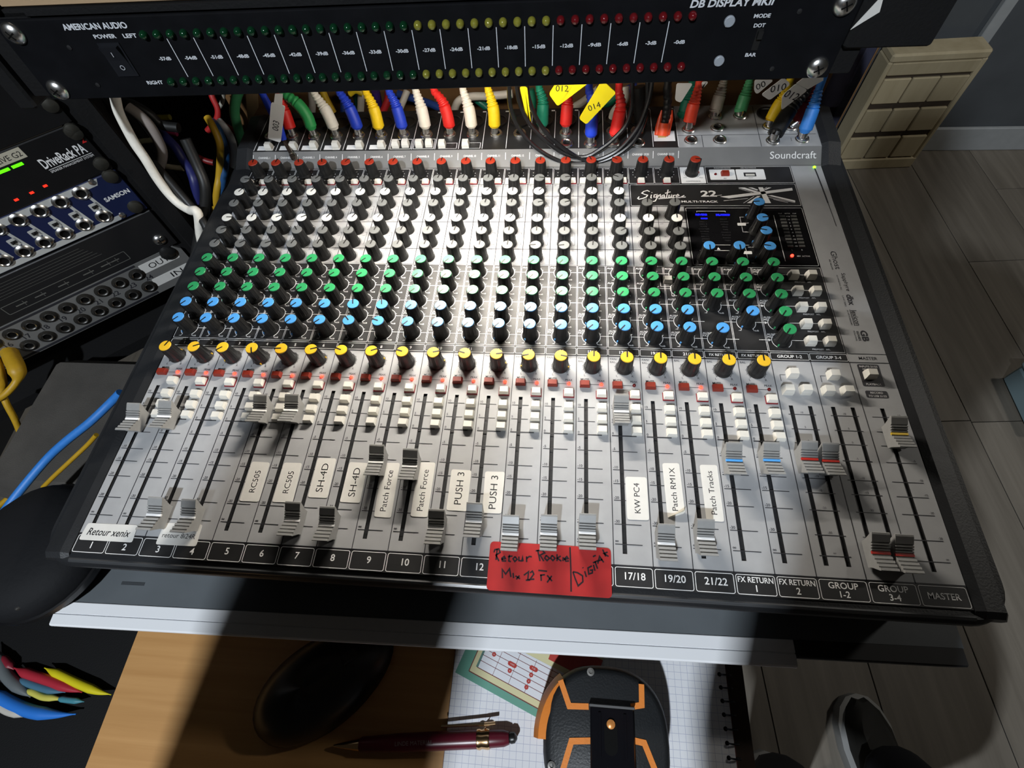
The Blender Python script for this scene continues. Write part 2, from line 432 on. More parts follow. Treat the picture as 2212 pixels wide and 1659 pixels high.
# ---- auxiliary section print
KC = .472
RY = {'yellow': 5.966, 'b2': 7.14, 'b1': 7.819, 'g3': 8.505, 'g2': 9.183, 'g1': 9.859, 'y4': 10.563, 'y3': 11.259, 'w2': 11.915, 'y2': 12.714, 'w1': 13.345, 'y1': 14.101, 'red': 15.117}
wp = MB()
for i in range(20):
    for dx in (.018, .055, .945, .982) if False else (.02, .98): wp.line(i+dx, 6.74, i+dx, 10.2, .013, Z1)
    wp.line(i+.02, 10.2, i+.98, 10.2, .013, Z1); wp.line(i+.02, 6.74, i+.98, 6.74, .013, Z1)
    for k, lab in (('g1', 'AUX1'), ('g2', 'AUX2'), ('g3', 'AUX3'), ('b1', 'AUX4/'), ('b2', 'AUX5/')):
        if i == 18 and k == 'b1' or i == 19 and k == 'b2': continue
        v = RY[k]
        wp.arc(i+KC, v, .30, -145, 145, .017, Z1, 20)
        for a in (-145, 0, 70, 145):
            ca, sa = math.cos(math.radians(a)), math.sin(math.radians(a)); wp.line(i+KC+.29*sa, v+.29*ca, i+KC+.345*sa, v+.345*ca, .017, Z1)
        wp.text(lab, i+.05, v+.235, .105, al='L', z=Z1, bold=.01)
        if '/' in lab: wp.text('FX1' if k == 'b1' else 'FX2', i+.05, v+.14, .105, al='L', z=Z1, bold=.01)
        wp.text('-∞', i+.24, v-.31, .08, z=Z1); wp.text('+6dB', i+.74, v-.31, .08, z=Z1)
for k in ('g1', 'g2', 'g3', 'b1', 'b2'):
    v = RY[k]+.02
    for i in range(21): wp.line(i+KC+.31 if i else 0.05, v, min(i+1+KC-.31, 20.15), v, .016, Z1) if i < 20 else None
    wp.add([(20.06, v+.05, Z1), (20.06, v-.05, Z1), (20.17, v, Z1)], [(0, 1, 2)])
    wp.arc(20.46, RY[k], .30, -145, 145, .017, Z1, 20); wp.text('AUX'+{'g1': '1', 'g2': '2', 'g3': '3', 'b1': '4', 'b2': '5'}[k], 20.05, RY[k]+.235, .105, al='L', z=Z1, bold=.01)
    wp.text('MST', 20.05, RY[k]+.14, .105, al='L', z=Z1, bold=.01); wp.line(20.77, v, 22.0, v, .014, Z1); wp.text('PRE/POST   AFL', 21.6, RY[k]-.30, .08, z=Z1)
wp.line(20.02, 6.74, 20.02, 10.2, .013, Z1); wp.line(22.28, 6.74, 22.28, 10.2, .013, Z1); wp.line(20.02, 10.2, 22.28, 10.2, .013, Z1); wp.line(20.02, 6.74, 22.28, 6.74, .013, Z1)
wp.ribbon([(16.95, 10.12), (17.24, 10.12), (17.24, 9.85), (16.86, 9.85), (16.86, 9.3), (17.2, 9.3), (17.2, 8.9), (17.95, 8.9)], .014, Z1); wp.text('POST', 17.08, 9.38, .085, z=Z1)
mpart('printed_legend', wp, m_white_print, aux_plate)

# ---- equaliser print
bp = MB()
for i in range(1, 17): bp.line(i, 10.24, i, 14.5, .026, Z1)
for v in (13.80, 12.38, 10.985): bp.line(0, v, 18.02 if v < 13.2 else 16, v, .024, Z1)
bp.line(17, 10.24, 17, 13.22, .02, Z1); bp.line(18.0, 10.24, 18.0, 13.22, .02, Z1)
for i in range(18):
    rows = ('y1', 'w1', 'y2', 'w2', 'y3', 'y4') if i < 16 else ('y2', 'w2', 'y3', 'y4')
    for k in rows:
        v = RY[k]-(.0); 
        if i >= 16 and k == 'y2': v = 12.72
        bp.arc(i+.50, v, .30, -140, 140, .011, Z1, 16)
        bp.text('-15' if k[0] == 'y' else '80', i+.2, v-.27, .07, z=Z1); bp.text('+15' if k[0] == 'y' else '1k9', i+.8, v-.27, .07, z=Z1)
    if i < 16:
        for k2 in ('w1', 'w2'):
            v = RY[k2]; bp.ribbon([(i+.82, v-.10), (i+.9, v-.10), (i+.9, v-.72), (i+.82, v-.72)], .012, Z1)
        bp.text('HF', i+.1, 14.42, .08, z=Z1); bp.text('12kHz', i+.85, 14.42, .07, z=Z1); bp.text('HMF', i+.12, 13.72, .07, z=Z1)
    bp.text('LMF', i+.12, 12.30, .07, z=Z1); bp.text('LF', i+.08, 10.91, .07, z=Z1); bp.text('80Hz', i+.86, 10.91, .07, z=Z1)
mpart('printed_legend', bp, m_black_print, eq_plate)

# ---- gain section print
wp = MB()
for i in range(18):
    wp.line(i+.02, 14.53, i+.02, 15.47, .014, Z1); wp.line(i+.98, 14.53, i+.98, 15.47, .014, Z1); wp.line(i+.02, 15.47, i+.98, 15.47, .014, Z1); wp.line(i+.02, 14.53, i+.98, 14.53, .014, Z1)
    wp.text('GAIN', i+.07, 15.41, .08, al='L', z=Z1, bold=.01)
    for a in range(-135, 136, 30):
        wp.prism(rrect(i+.486+.31*math.sin(math.radians(a))-.014, i+.486+.31*math.sin(math.radians(a))+.014, 15.117+.31*math.cos(math.radians(a))-.014, 15.117+.31*math.cos(math.radians(a))+.014, .012, 2), 0, Z1)
    wp.text('-6   -26', i+.5, 14.81, .075, z=Z1)
wp.prism(rrect(18.04, 18.98, 14.52, 15.47, .03), 0, Z1)
wp.prism(rrect(19.17, 20.15, 14.72, 15.32, .04), 0, Z1); wp.prism(rrect(20.19, 21.27, 14.72, 15.32, .04), 0, Z1)
wp.text('PHANTOM POWER', 19.7, 15.40, .075, z=Z1); wp.text('USB MULTITRACK', 20.7, 15.40, .075, z=Z1)
wp.line(19.03, 14.53, 22.28, 14.53, .014, Z1); wp.line(19.03, 15.47, 22.28, 15.47, .014, Z1); wp.line(19.03, 14.53, 19.03, 15.47, .014, Z1); wp.line(22.28, 14.53, 22.28, 15.47, .014, Z1)
mpart('printed_legend', wp, m_white_print, gain_plate)
bp = MB(); bp.text('COMPRESSOR', 18.5, 14.63, .09, z=Z2); bp.text('MIN', 18.2, 14.84, .07, z=Z2); bp.text('MAX', 18.82, 14.84, .07, z=Z2); bp.arc(18.48, 15.1, .31, -140, 140, .012, Z2)
bp.text('48V', 19.73, 14.79, .08, z=Z2); bp.prism([(20.47, 14.9), (20.93, 14.9), (20.93, 15.12), (20.47, 15.12)], 0, Z2); bp.text('HOST', 20.7, 14.81, .07, z=Z2)
mpart('printed_legend', bp, m_black_print, gain_plate)
mpart('usb_port', MB().box(20.53, 20.87, 14.93, 15.02, 0, .03), m_btn)

# ---- name plate: lettering and flag emblem
wp = MB()
def zs(pts): return [tuple(at_w(*p, 0.)[:2]) for p in zm(1330, 320, 3.95, pts)]
for st in ([(290, 372), (270, 362), (240, 370), (222, 385), (245, 395), (272, 402), (262, 417), (230, 430), (198, 437), (188, 430), (200, 415)], [(305, 398), (299, 424), (308, 428)], [(307, 378), (310, 382)],
           [(347, 396), (328, 400), (326, 420), (345, 420), (353, 395), (350, 430), (337, 452), (318, 456)], [(362, 400), (358, 425), (366, 406), (380, 398), (381, 425)],
           [(414, 400), (396, 405), (393, 422), (410, 420), (416, 402), (418, 425)], [(447, 355), (432, 425), (442, 428)], [(420, 386), (468, 374)],
           [(456, 400), (453, 422), (468, 422), (476, 400), (478, 424)], [(490, 400), (489, 425), (494, 407), (509, 400)], [(516, 415), (540, 405), (530, 395), (516, 405), (520, 424), (545, 424), (585, 404)], [(365, 433), (480, 424), (597, 418)]):
    wp.ribbon(zs(st), .042, Z1)
wp.text('22', 19.0, 13.93, z=Z1, bold=.03, width=.60, height=.34); wp.text('MULTI-TRACK', 18.62, 13.49, z=Z1, bold=.02, width=1.36, height=.11)
for pl_ in ([(890, 415), (1505, 340), (1510, 362), (965, 430)], [(1215, 335), (1255, 335), (1325, 470), (1275, 470)], [(1045, 337), (1100, 337), (1222, 374), (1196, 382)],
            [(1330, 337), (1300, 337), (1262, 358), (1282, 357)], [(1330, 402), (1530, 448), (1532, 462), (1296, 406)], [(1158, 470), (1236, 408), (1208, 410), (1118, 470)],
            [(1130, 337), (1165, 337), (1215, 356), (1206, 362)]):
    wp.add([(*p, Z1) for p in zs(pl_)], [(0, 1, 2, 3)][::1])
for st in ([(795, 414), (905, 401)], [(920, 450), (1130, 430)], [(1290, 418), (1530, 466)], [(1050, 345), (1180, 386)], [(1090, 470), (1180, 412)], [(1345, 437), (1470, 466)], [(1290, 335), (1262, 350)]): wp.ribbon(zs(st), .018, Z1)
wp.ribbon(rrect(16.04, 22.28, 13.27, 14.45, .04), .014, Z1, True)
mpart('printed_emblem', wp, m_white_print, sig_plate, label='white script lettering, number 22 and angled flag emblem')

# ---- effects display
wp = MB(); wp.ribbon(rrect(18.06, 22.27, 10.30, 13.14, .04), .014, Z1, True)
wp.ribbon([(18.45, 12.92), (18.45, 12.97), (19.49, 12.97), (19.49, 12.92)], .018, Z1)
for cy, t in ((12.29, 'FX 1'), (10.89, 'FX 2')):
    wp.prism(rrect(19.84, 20.14, cy-.07, cy+.07, .03), 0, Z1)
wp.ribbon([(20.12, 12.66), (19.98, 12.66), (19.98, 12.36)], .016, Z1); wp.ribbon([(19.98, 12.22), (19.98, 11.9), (20.13, 11.9)], .016, Z1)
wp.ribbon([(19.95, 11.25), (19.95, 10.96)], .016, Z1); wp.ribbon([(19.95, 11.25), (20.1, 11.25)], .016, Z1); wp.ribbon([(19.95, 10.82), (19.95, 10.6)], .016, Z1)
wp.ribbon([(18.5, 11.25), (19.45, 11.25)], .016, Z1); wp.ribbon([(18.35, 10.98), (19.9, 10.98)], .016, Z1); wp.add([(18.95, 11.02, Z1), (19.07, 11.02, Z1), (19.01, 11.14, Z1)], [(0, 1, 2)])
wp.text('FX 1', 18.42, 10.83, .09, z=Z1); wp.text('FX 2', 19.42, 10.83, .09, z=Z1)
wp.line(21.2, 10.5, 21.2, 12.75, .02, Z1)
wp.text('CLIP    METER    CLIP', 21.7, 12.85, .07, z=Z1); wp.text('48V  ACTIVE', 21.85, 10.74, .08, z=Z1); wp.text('L             R', 21.7, 11.03, .08, z=Z1)
for i, t in enumerate(('+16', '10', '6', '3', '0', '-3', '-6', '-10', '-20', '-30')): wp.text(t, 21.70, 12.70-i*.165, .08, z=Z1)
for v in (12.4, 11.95, 11.2, 10.45): wp.text('DELAY', 20.15, v-.05, .07, z=Z1)
mpart('printed_legend', wp, m_white_print, fx_plate)
bt = MB(); bt.text('REVERB', 18.60, 12.78, z=Z2, bold=.03, width=.42, height=.09); bt.text('ROOM', 18.68, 12.58, z=Z2, bold=.02, width=.23, height=.07); bt.text('DELAY/MOD', 19.38, 12.77, z=Z2, bold=.03, width=.50, height=.09)
mpart('lit_display_text', bt, m_blue_glow, fx_plate, label='glowing blue display words')
gm = MB()
for r in range(9):
    gm.text(('HALL 1', 'HALL 2', 'PLATE', 'CHAMBER', 'REVERSE', 'VOCAL', 'DRUMS', 'SPRING', 'GATED')[r], 18.62, 12.42-r*.125, .085, z=Z1); gm.text(('DELAY', 'STUDIO', 'MONO', 'PING', 'TAPE', 'CHORUS', 'FLANGE', 'PHASER', 'TREM')[r], 19.38, 12.55-r*.135, .085, z=Z1)
mpart('printed_legend', gm, mat('dim_print', (.03, .03, .035), .5), fx_plate)
seg = MB().box(-.10, .10, -.05, .05, 0, .02).mesh('meter_segment', mat('meter_off', (.10, .10, .095), .35))
for i in range(10):
    for cx in (21.50, 21.90): put('meter_segment', seg, mixer, ml(cx, 12.70-i*.165))

# ---- master plate print
bp = MB(); bp.line(22.34, 6.705, PW, 6.705, .022, Z1); bp.text('MASTER', 22.9, 6.55, .15, z=Z1, bold=.01)
bp.ribbon([(23.20, 15.36), (23.22, 15.0), (23.245, 14.2), (23.26, 13.4)], .05, Z1); bp.ribbon([(23.26, 13.4), (23.275, 12.8), (23.28, 12.2)], .02, Z1)
def vt(t, u, v0, v1, h, bold=0., shear=0.): bp.text(t, u, (v0+v1)/2, rot=-90, z=Z1, bold=bold, shear=shear, width=abs(v0-v1), height=h)
vt('Ghost', 22.88, 10.98, 10.15, .19); vt('MIC PREAMPS', 22.68, 10.6, 10.12, .05)
vt('Sapphyre', 22.96, 9.98, 9.2, .17); vt('ASYMMETRIC EQ', 22.76, 9.9, 9.25, .05)
vt('dbx', 22.95, 9.05, 8.60, .21, .03); vt('LIMITERS', 22.74, 9.0, 8.55, .05)
vt('lexicon', 22.93, 8.40, 7.79, .17, .01); vt('FX PROCESSORS', 22.74, 8.4, 7.8, .05)
vt('GB', 23.02, 7.60, 7.18, .21, .04); vt('SERIES', 22.84, 7.58, 7.2, .07, .01); vt('ROUTING', 22.74, 7.58, 7.2, .05)
bp.line(22.82, 8.42, 22.82, 7.78, .02, Z1)
mpart('printed_legend', bp, m_black_print, side_plate)
mpart('power_light', MB().lathe([(.055, 0), (.055, .03), (.03, .055)], 12, (23.2, 15.41, 0)), m_led_green, label='glowing green power light')

# ================================================================== knobs
kb = MB(); kb.lathe([(.265, 0), (.265, .05), (.235, .10), (.232, .13), (.205, .62), (.198, .64)], 24)
for k in range(12):     # shallow ribs
    a = 2*math.pi*k/12; kb.tube([(.232*math.cos(a), .232*math.sin(a), .14), (.207*math.cos(a), .207*math.sin(a), .60)], .010, 4)
knob_me = kb.mesh('knob', m_knob, True)
cap_me = {}
for cname, m in m_cap.items():
    c = MB(); c.lathe([(.196, .635), (.196, .655), (.185, .668), (.0001, .672)], 24, caps=False); c.box(-.022, .022, .235, .272, .012, .085)
    cap_me[cname] = c.mesh('knob_cap', m, True)
ptr_me = MB().box(-.020, .020, -.01, .205, .668, .678).box(-.020, .020, .195, .226, .20, .672).mesh('pointer', mat('pointer_black', (.006, .006, .006), .5))
def knob(u, v, col, ang):
    o = put('knob', knob_me, mixer, ml(u, v), -math.radians(ang))
    put('knob_cap', cap_me[col], o); put('pointer', ptr_me, o)
    return o
rnd = random.Random(3)
pan = [20, 65, 232, 160, 268, 72, 292, 68, 290, 74, 288, 80, 258, 100, 2, 2, 2, 3, 0, 0]
for i in range(20): knob(i+.497, RY['yellow'], 'yellow', pan[i])
for i in range(20):
    for k, c in (('g1', 'green'), ('g2', 'green'), ('g3', 'green'), ('b1', 'blue'), ('b2', 'blue')):
        if i == 18 and k == 'b1' or i == 19 and k == 'b2': continue
        a = 222+rnd.uniform(-6, 6)
        if k == 'b1' and i in (6, 7): a = -12
        if k == 'b2' and i == 6: a = -42
        if k == 'b2' and i == 7: a = -70
        if k == 'g1' and i == 16: a = 238
        knob(i+KC, RY[k], c, a)
for k in ('g1', 'g2', 'g3', 'b1', 'b2'): knob(20.46, RY[k], 'green', 215)
red_a = [-8, 6, -22, -18, 28, 22, 12, 6, 4, 6, 12, -2, 3, 8, -22, -50, 0, -12]
for i in range(18): knob(i+.486, RY['red'], 'red', red_a[i])
knob(18.48, 15.1, 'red', 92)
y1a = [92, 28, 30, 35, 35, 5, 18, 20, 12, 14, 6, 4, 100, 78, 4, -62]
y2a = [10, 25, 22, 5, 10, 14, 10, 8, 12, 5, 8, 6, 72, 68, 2, 4, 6, 4]
y3a = [62, 18, -8, -35, 10, 14, 10, 12, 10, 8, 4, 2, 0, 0, 4, 55, 0, -4]
y4a = [22, 50, 62, 18, 10, 14, 10, 12, 8, 8, 4, 4, -94, -98, 6, 2, 0, 2]
w1a = [28, 10, 5, 28, -5, 18, 22, 10, -6, -2, 35, 2, 42, 36, 8, 12]
w2a = [90, 12, 62, 62, 28, 26, 25, 6, 22, 20, 10, 30, 0, 6, -6, 2, 6, 0]
for i in range(18):
    if i < 16: knob(i+.49, RY['y1'], 'grey', y1a[i]); knob(i+.497, RY['w1'], 'white', w1a[i])
    knob(i+.50, RY['y2'], 'grey', y2a[i]); knob(i+.50, RY['w2'], 'white', w2a[i]); knob(i+.505, RY['y3'], 'grey', y3a[i]); knob(i+.50, RY['y4'], 'grey', y4a[i])
for u, v, a in ((20.46, 12.74, -95), (20.45, 11.94, 82), (20.47, 11.31, -75), (20.47, 10.58, -80), (18.47, 10.59, 180), (19.47, 10.6, 180)): knob(u, v, 'blue', a)

# ================================================================== buttons and lights
def btn_mesh(w, d, h, m, collar=None):
    b = MB(); x, y = w/2, d/2
    b.add([(-x, -y, 0), (x, -y, 0), (x, y, 0), (-x, y, 0), (-x, -y, h*.45), (x, -y, h*.45), (x, y, h*.45), (-x, y, h*.45), (-x*.82, -y*.72, h), (x*.82, -y*.72, h), (x*.82, y*.78, h), (-x*.82, y*.78, h)],
          [(0, 1, 5, 4), (1, 2, 6, 5), (2, 3, 7, 6), (3, 0, 4, 7), (4, 5, 9, 8), (5, 6, 10, 9), (6, 7, 11, 10), (7, 4, 8, 11), (8, 9, 10, 11), (3, 2, 1, 0)])
    if collar: b.box(-x-.02, x+.02, -y-.03, y+.0, 0, h*.18, 1)
    return b.mesh('button', [m, collar] if collar else m)
b_white = btn_mesh(.30, .25, .17, m_btn); b_collar = btn_mesh(.30, .24, .17, m_btn, m_tint); b_mute = btn_mesh(.31, .21, .15, m_btn_red); b_tall = btn_mesh(.30, .26, .27, m_btn)
b_gain = btn_mesh(.27, .22, .15, m_btn); b_gain_r = btn_mesh(.27, .20, .15, m_btn, m_tint)
led_dome = [(.055, 0), (.055, .02), (.042, .05), (.018, .066)]
led_on = MB().lathe(led_dome, 12).mesh('peak_light', m_led_on, True); led_off = MB().lathe(led_dome, 12).mesh('peak_light', m_led_off, True)
for i in range(20):
    put('button', b_mute, mixer, ml(i+.26, 5.325)); put('button', b_white if i == 0 else b_collar, mixer, ml(i+.768, 5.0))
    for v in (4.53, 4.14, 3.78): put('button', b_white, mixer, ml(i+.768, v))
    put('peak_light', led_off if i in (15, 18, 19) else led_on, mixer, ml(i+.77, 5.343))
for i in range(18):
    if i < 16:
        put('button', b_gain, mixer, ml(i+.20, 14.63)); put('button', b_gain_r, mixer, ml(i+.78, 14.64))
    else: put('button', b_gain_r, mixer, ml(i+.48, 14.62))
put('button', b_mute, mixer, ml(19.75, 15.02)); put('peak_light', led_off, mixer, ml(19.39, 15.03))
put('peak_light', led_on, mixer, ml(21.47, 10.75))
put('button', b_white, mixer, ml(17.1, 9.55))
for v in (9.80, 9.11, 8.43, 7.76, 7.10):
    for u in (21.29, 21.86): put('button', b_tall, mixer, ml(u, v-.02))
for u, v in ((20.51, 5.88), (20.27, 5.30), (20.78, 5.32), (21.68, 5.86), (21.41, 5.31), (21.95, 5.32), (22.76, 5.92)): put('button', b_tall, mixer, ml(u, v))

# ================================================================== faders
hwF = .215
prof = [(-.31, .05), (-.33, .20), (-.46, .53), (-.45, .55)]
y = -.45
for k in range(4):      # ridges stepping down to the middle
    z = .55-.042*k; prof += [(y+.060, z-.004), (y+.066, z-.058), (y+.098, z-.058), (y+.10, z-.040)]; y += .10
prof += [(-.045, .37), (-.035, .345), (.035, .345), (.045, .38)]
for k in range(3):
    y = .05+.06*k; z = .40+.035*k; prof += [(y, z), (y+.035, z+.012), (y+.038, z-.03), (y+.058, z-.03)]
prof += [(.24, .49), (.40, .57), (.445, .58), (.46, .56), (.35, .20), (.34, .05)]
fm = MB(); n = len(prof); vs = [(-hwF, a, b) for a, b in prof]+[(hwF, a, b) for a, b in prof]
fm.add(vs, [(i, i+1, n+i+1, n+i) for i in range(n-1)]+[tuple(range(n-1, -1, -1)), tuple(range(n, 2*n))]+[(n-1, 0, n, 2*n-1)])
fm.box(-.045, .045, -.16, .16, -.25, .06)
fader_me = fm.mesh('fader', m_fader)
line_me = {c: MB().box(-hwF-.004, hwF+.004, -.032, .032, .335, .385).mesh('fader_line', m) for c, m in (('w', mat('line_white', (.92, .92, .92), .4)), ('b', mat('line_blue', '4f9be0', .4)), ('r', mat('line_red', 'b5271c', .4)), ('y', mat('line_yellow', 'd9b52a', .4)))}
fpos = [3.43, 3.55, .54, .53, 3.87, 3.92, .61, .53, 2.38, 2.30, .61, .84, .56, .62, .70, 4.26, .54, .72, 2.88, 2.93, 3.01, 2.98, .61, .59, 3.86]
for i, v in enumerate(fpos):
    o = put('fader', fader_me, mixer, ml(slots[i], v)); put('fader_line', line_me['w' if i < 18 else 'b' if i < 20 else 'r' if i < 24 else 'y'], o)

# ================================================================== paper labels stuck on the console
def sticker(corners, txt, size=None, rot=90, w_=None, h_=None, shear=0., bold=.0, tx=0., ty=0., curl=False):
    cs = [Vector(c) for c in corners]; cx = sum(c.x for c in cs)/4; cy = sum(c.y for c in cs)/4
    b = MB(); r = .06; pts = []
    for i in range(4):      # rounded corners
        p, a, c = cs[i], cs[i-1], cs[(i+1) % 4]; da = (a-p).normalized(); dc = (c-p).normalized()
        for t in (0, .5, 1): pts.append(p+da*r*(1-t)**2+dc*r*t*t)
    pts = pts[::-1]
    if curl:
        b.add([(p.x-cx, p.y-cy, .010+.0) for p in pts], [tuple(range(len(pts)))])
        k = MB()
    else: b.prism([(p.x-cx, p.y-cy) for p in pts], .0085, .014)
    o = part('paper_label', b, m_label, mixer, ml(cx, cy, .0))
    t = MB(); t.text(txt, tx, ty, rot=rot, z=.0165, width=w_, height=h_, shear=shear, bold=bold); part('lettering', t, m_ink, o)
    o['label'] = 'white paper label reading '+txt
    return o
sticker([(4.38, 2.35), (4.95, 2.34), (4.99, 1.15), (4.40, 1.15)], 'RC505', w_=.66, h_=.17)
sticker([(5.38, 2.36), (5.94, 2.37), (5.99, 1.18), (5.38, 1.17)], 'RC505', w_=.66, h_=.17, tx=.02)
sticker([(6.38, 2.55), (6.95, 2.56), (6.97, 1.36), (6.39, 1.36)], 'SH-4D', w_=.86, h_=.20)
sticker([(7.37, 2.47), (7.94, 2.46), (7.95, 1.27), (7.36, 1.27)], 'SH-4D', w_=.86, h_=.20)
sticker([(8.37, 2.49), (8.89, 2.51), (8.92, .90), (8.43, .91)], 'Patch Force', w_=1.2, h_=.17, ty=-.03)
sticker([(9.44, 2.56), (9.94, 2.57), (9.94, .97), (9.46, .97)], 'Patch Force', w_=1.2, h_=.17, ty=-.03)
sticker([(10.44, 2.39), (11.02, 2.38), (11.02, 1.19), (10.44, 1.20)], 'PUSH 3', w_=.94, h_=.20, ty=.05)
sticker([(11.42, 2.37), (11.99, 2.38), (11.98, 1.18), (11.45, 1.17)], 'PUSH 3', w_=.96, h_=.20)
sticker([(15.38, 2.40), (15.97, 2.41), (15.97, 1.21), (15.39, 1.20)], 'KW PC4', w_=.84, h_=.16)
lab = sticker([(16.43, 2.85), (16.90, 2.87), (16.93, 1.45), (16.46, 1.28)], 'Patch RM1X', w_=1.22, h_=.15, ty=-.0)
cu = MB(); cu.add([(.22, -.62, .014), (-.22, -.80, .014), (-.05, -.74, .09), (.22, -.60, .15), (.28, -.52, .10)], [(0, 1, 2), (0, 2, 3), (0, 3, 4)]); part('curled_corner', cu, mat('label_back', (.72, .66, .52), .6), lab)
sticker([(17.46, 2.85), (17.94, 2.86), (17.93, 1.27), (17.47, 1.28)], 'Patch Tracks', w_=1.22, h_=.15)
sticker([(.13, .29), (1.66, .31), (1.70, -.17), (.08, -.18)], 'Retour xenix', rot=0, w_=1.30, h_=.20, shear=.25, bold=.01)
sticker([(2.42, .42), (3.56, .43), (3.60, -.17), (2.40, -.18)], 'retour 8i24R', rot=0, w_=.98, h_=.13, ty=-.04)
# red handwritten label
rl = MB(); pts = rrect(11.75, 14.93, -.80, .42, .1); rl.prism([(x-13.34, y+.19) for x, y in pts], .009, .024)
red = part('red_label', rl, m_redlabel, mixer, ml(13.34, -.19, .0), label='red paper label with black handwriting')
hs = MB()
def zr(pts): return [(p.x-13.34, p.y+.19) for p in (at_w(*q, 0.) for q in zm(1040, 1000, 3.95, pts))]
for st in ([(135, 735), (125, 830)], [(108, 765), (115, 742), (148, 735), (160, 765), (125, 788), (150, 840)], [(170, 825), (205, 818), (195, 800), (175, 815), (180, 838), (212, 838)], [(240, 785), (233, 838), (252, 845)], [(225, 803), (266, 796)],
           [(287, 800), (270, 820), (285, 843), (305, 825), (287, 800)], [(320, 800), (320, 835), (345, 838), (352, 800), (356, 842)], [(385, 798), (386, 848)], [(385, 818), (408, 800), (430, 803)],
           [(480, 745), (500, 840)], [(463, 752), (520, 745), (540, 770), (500, 788), (532, 840)], [(552, 790), (540, 815), (560, 835), (580, 815), (552, 790)], [(602, 790), (590, 815), (610, 835), (628, 815), (602, 790)],
           [(645, 780), (645, 840)], [(676, 795), (648, 815), (682, 840)], [(697, 805), (696, 840)], [(705, 825), (740, 817), (728, 800), (708, 820), (720, 840), (747, 838)],
           [(180, 985), (178, 910), (207, 950), (240, 905), (252, 975)], [(270, 940), (275, 985)], [(290, 965), (330, 990)], [(325, 962), (298, 995)], [(362, 960), (402, 930), (396, 1000)], [(378, 1002), (416, 1000)], [(415, 940), (435, 925), (447, 950), (415, 995), (452, 993)],
           [(485, 918), (560, 926)], [(508, 955), (510, 1008)], [(500, 960), (542, 955)], [(560, 960), (602, 1010)], [(600, 965), (560, 1022)], [(755, 720), (762, 900), (765, 1100)],
           [(780, 930), (800, 990), (825, 1050), (865, 1015), (862, 965), (820, 938), (780, 930)], [(880, 925), (895, 975)], [(863, 893), (868, 899)], [(942, 880), (908, 898), (915, 950), (945, 940), (947, 915), (925, 918)], [(955, 870), (968, 922)], [(950, 802), (975, 790)], [(968, 842), (990, 905)], [(950, 855), (995, 835)],
           [(992, 862), (1007, 800), (1042, 850)], [(1000, 836), (1032, 825)], [(1033, 740), (1060, 800)], [(1076, 762), (1045, 775), (1084, 800)]):
    hs.ribbon(zr(st), .040, .027)
part('handwriting', hs, mat('marker_ink', (.012, .004, .008), .5), red)

# ================================================================== rear connector section of the console
ws0, ws1 = .37, .46                            # the connector plate rises slightly to the back
VR0, VR1 = 16.20, 18.80
def wr(v): return ws0+(ws1-ws0)*(v-VR0)/(VR1-VR0)
rs = MB(); rs.add([(-.02, 15.50, 0), (PW+.02, 15.50, 0), (PW+.02, 15.58, .0), (-.02, 15.58, .0), (PW+.02, VR0, ws0), (-.02, VR0, ws0), (-.02, 15.5, -.05), (PW+.02, 15.5, -.05), (-.02, VR0, -.05), (PW+.02, VR0, -.05)],
                 [(0, 1, 2, 3), (3, 2, 4, 5), (6, 7, 1, 0), (8, 9, 7, 6), (5, 4, 9, 8), (6, 0, 3, 5, 8), (7, 9, 4, 2, 1)])
riser = mpart('channel_name_riser', rs, m_grey_pl)
def on_riser(v): return ws0*(v-15.58)/(VR0-15.58)+.008
rt = MB()
def rtext(t, u, v, size=None, **k):
    b = MB(); b.text(t, 0, 0, size or .1, **k); a = math.atan2(ws0, VR0-15.58)
    rt.add([(u+x, v+y*math.cos(a), on_riser(v)+y*math.sin(a)) for x, y, z in b.v], b.f)
for i in range(18): rtext('CHANNEL %s' % names[i], i+.5, 15.97, bold=.012, width=.52 if i < 14 else .66, height=.085)
for i in range(19): rt.quad((i-.012, 15.83, on_riser(15.83)), (i+.012, 15.83, on_riser(15.83)), (i+.012, 16.08, on_riser(16.08)), (i-.012, 16.08, on_riser(16.08)))
rtext('Soundcraft', 22.42, 15.90, width=1.75, height=.28)
mpart('printed_legend', rt, m_white_print, riser)
rp = MB(); rp.add([(-.02, VR0, ws0), (18.0, VR0, ws0), (18.0, VR1, ws1), (-.02, VR1, ws1), (-.02, VR0, -.05), (18, VR0, -.05), (18, VR1, -.05), (-.02, VR1, -.05)], [(0, 1, 2, 3), (0, 4, 5, 1), (2, 6, 7, 3), (3, 7, 4, 0), (1, 5, 6, 2)])
rear = mpart('input_plate', rp, m_black)
rp = MB(); rp.add([(18.0, VR0, ws0), (PW+.02, VR0, ws0), (PW+.02, VR1, ws1), (18.0, VR1, ws1), (18.0, VR0, -.05), (PW+.02, VR0, -.05), (PW+.02, VR1, -.05), (18.0, VR1, -.05)], [(0, 1, 2, 3), (0, 4, 5, 1), (2, 6, 7, 3), (3, 7, 4, 0), (1, 5, 6, 2)])
rear2 = mpart('output_plate', rp, m_silver)
wp = MB(); Q = lambda v: wr(v)+.006
def rq(x0, x1, v0, v1, mb=None): (mb or wp).quad((x0, v0, Q(v0)), (x1, v0, Q(v0)), (x1, v1, Q(v1)), (x0, v1, Q(v1)))
for i in range(0, 19): rq(i-.012, i+.012, 16.25, 18.6)
for i in range(0, 6): rq(i+.14, i+.86, 16.28, 16.56)
for i in (6, 7): rq(i+.05, i+.95, 16.27, 16.29); rq(i+.05, i+.95, 16.88, 16.9); rq(i+.05, i+.07, 16.28, 16.9); rq(i+.93, i+.95, 16.28, 16.9)
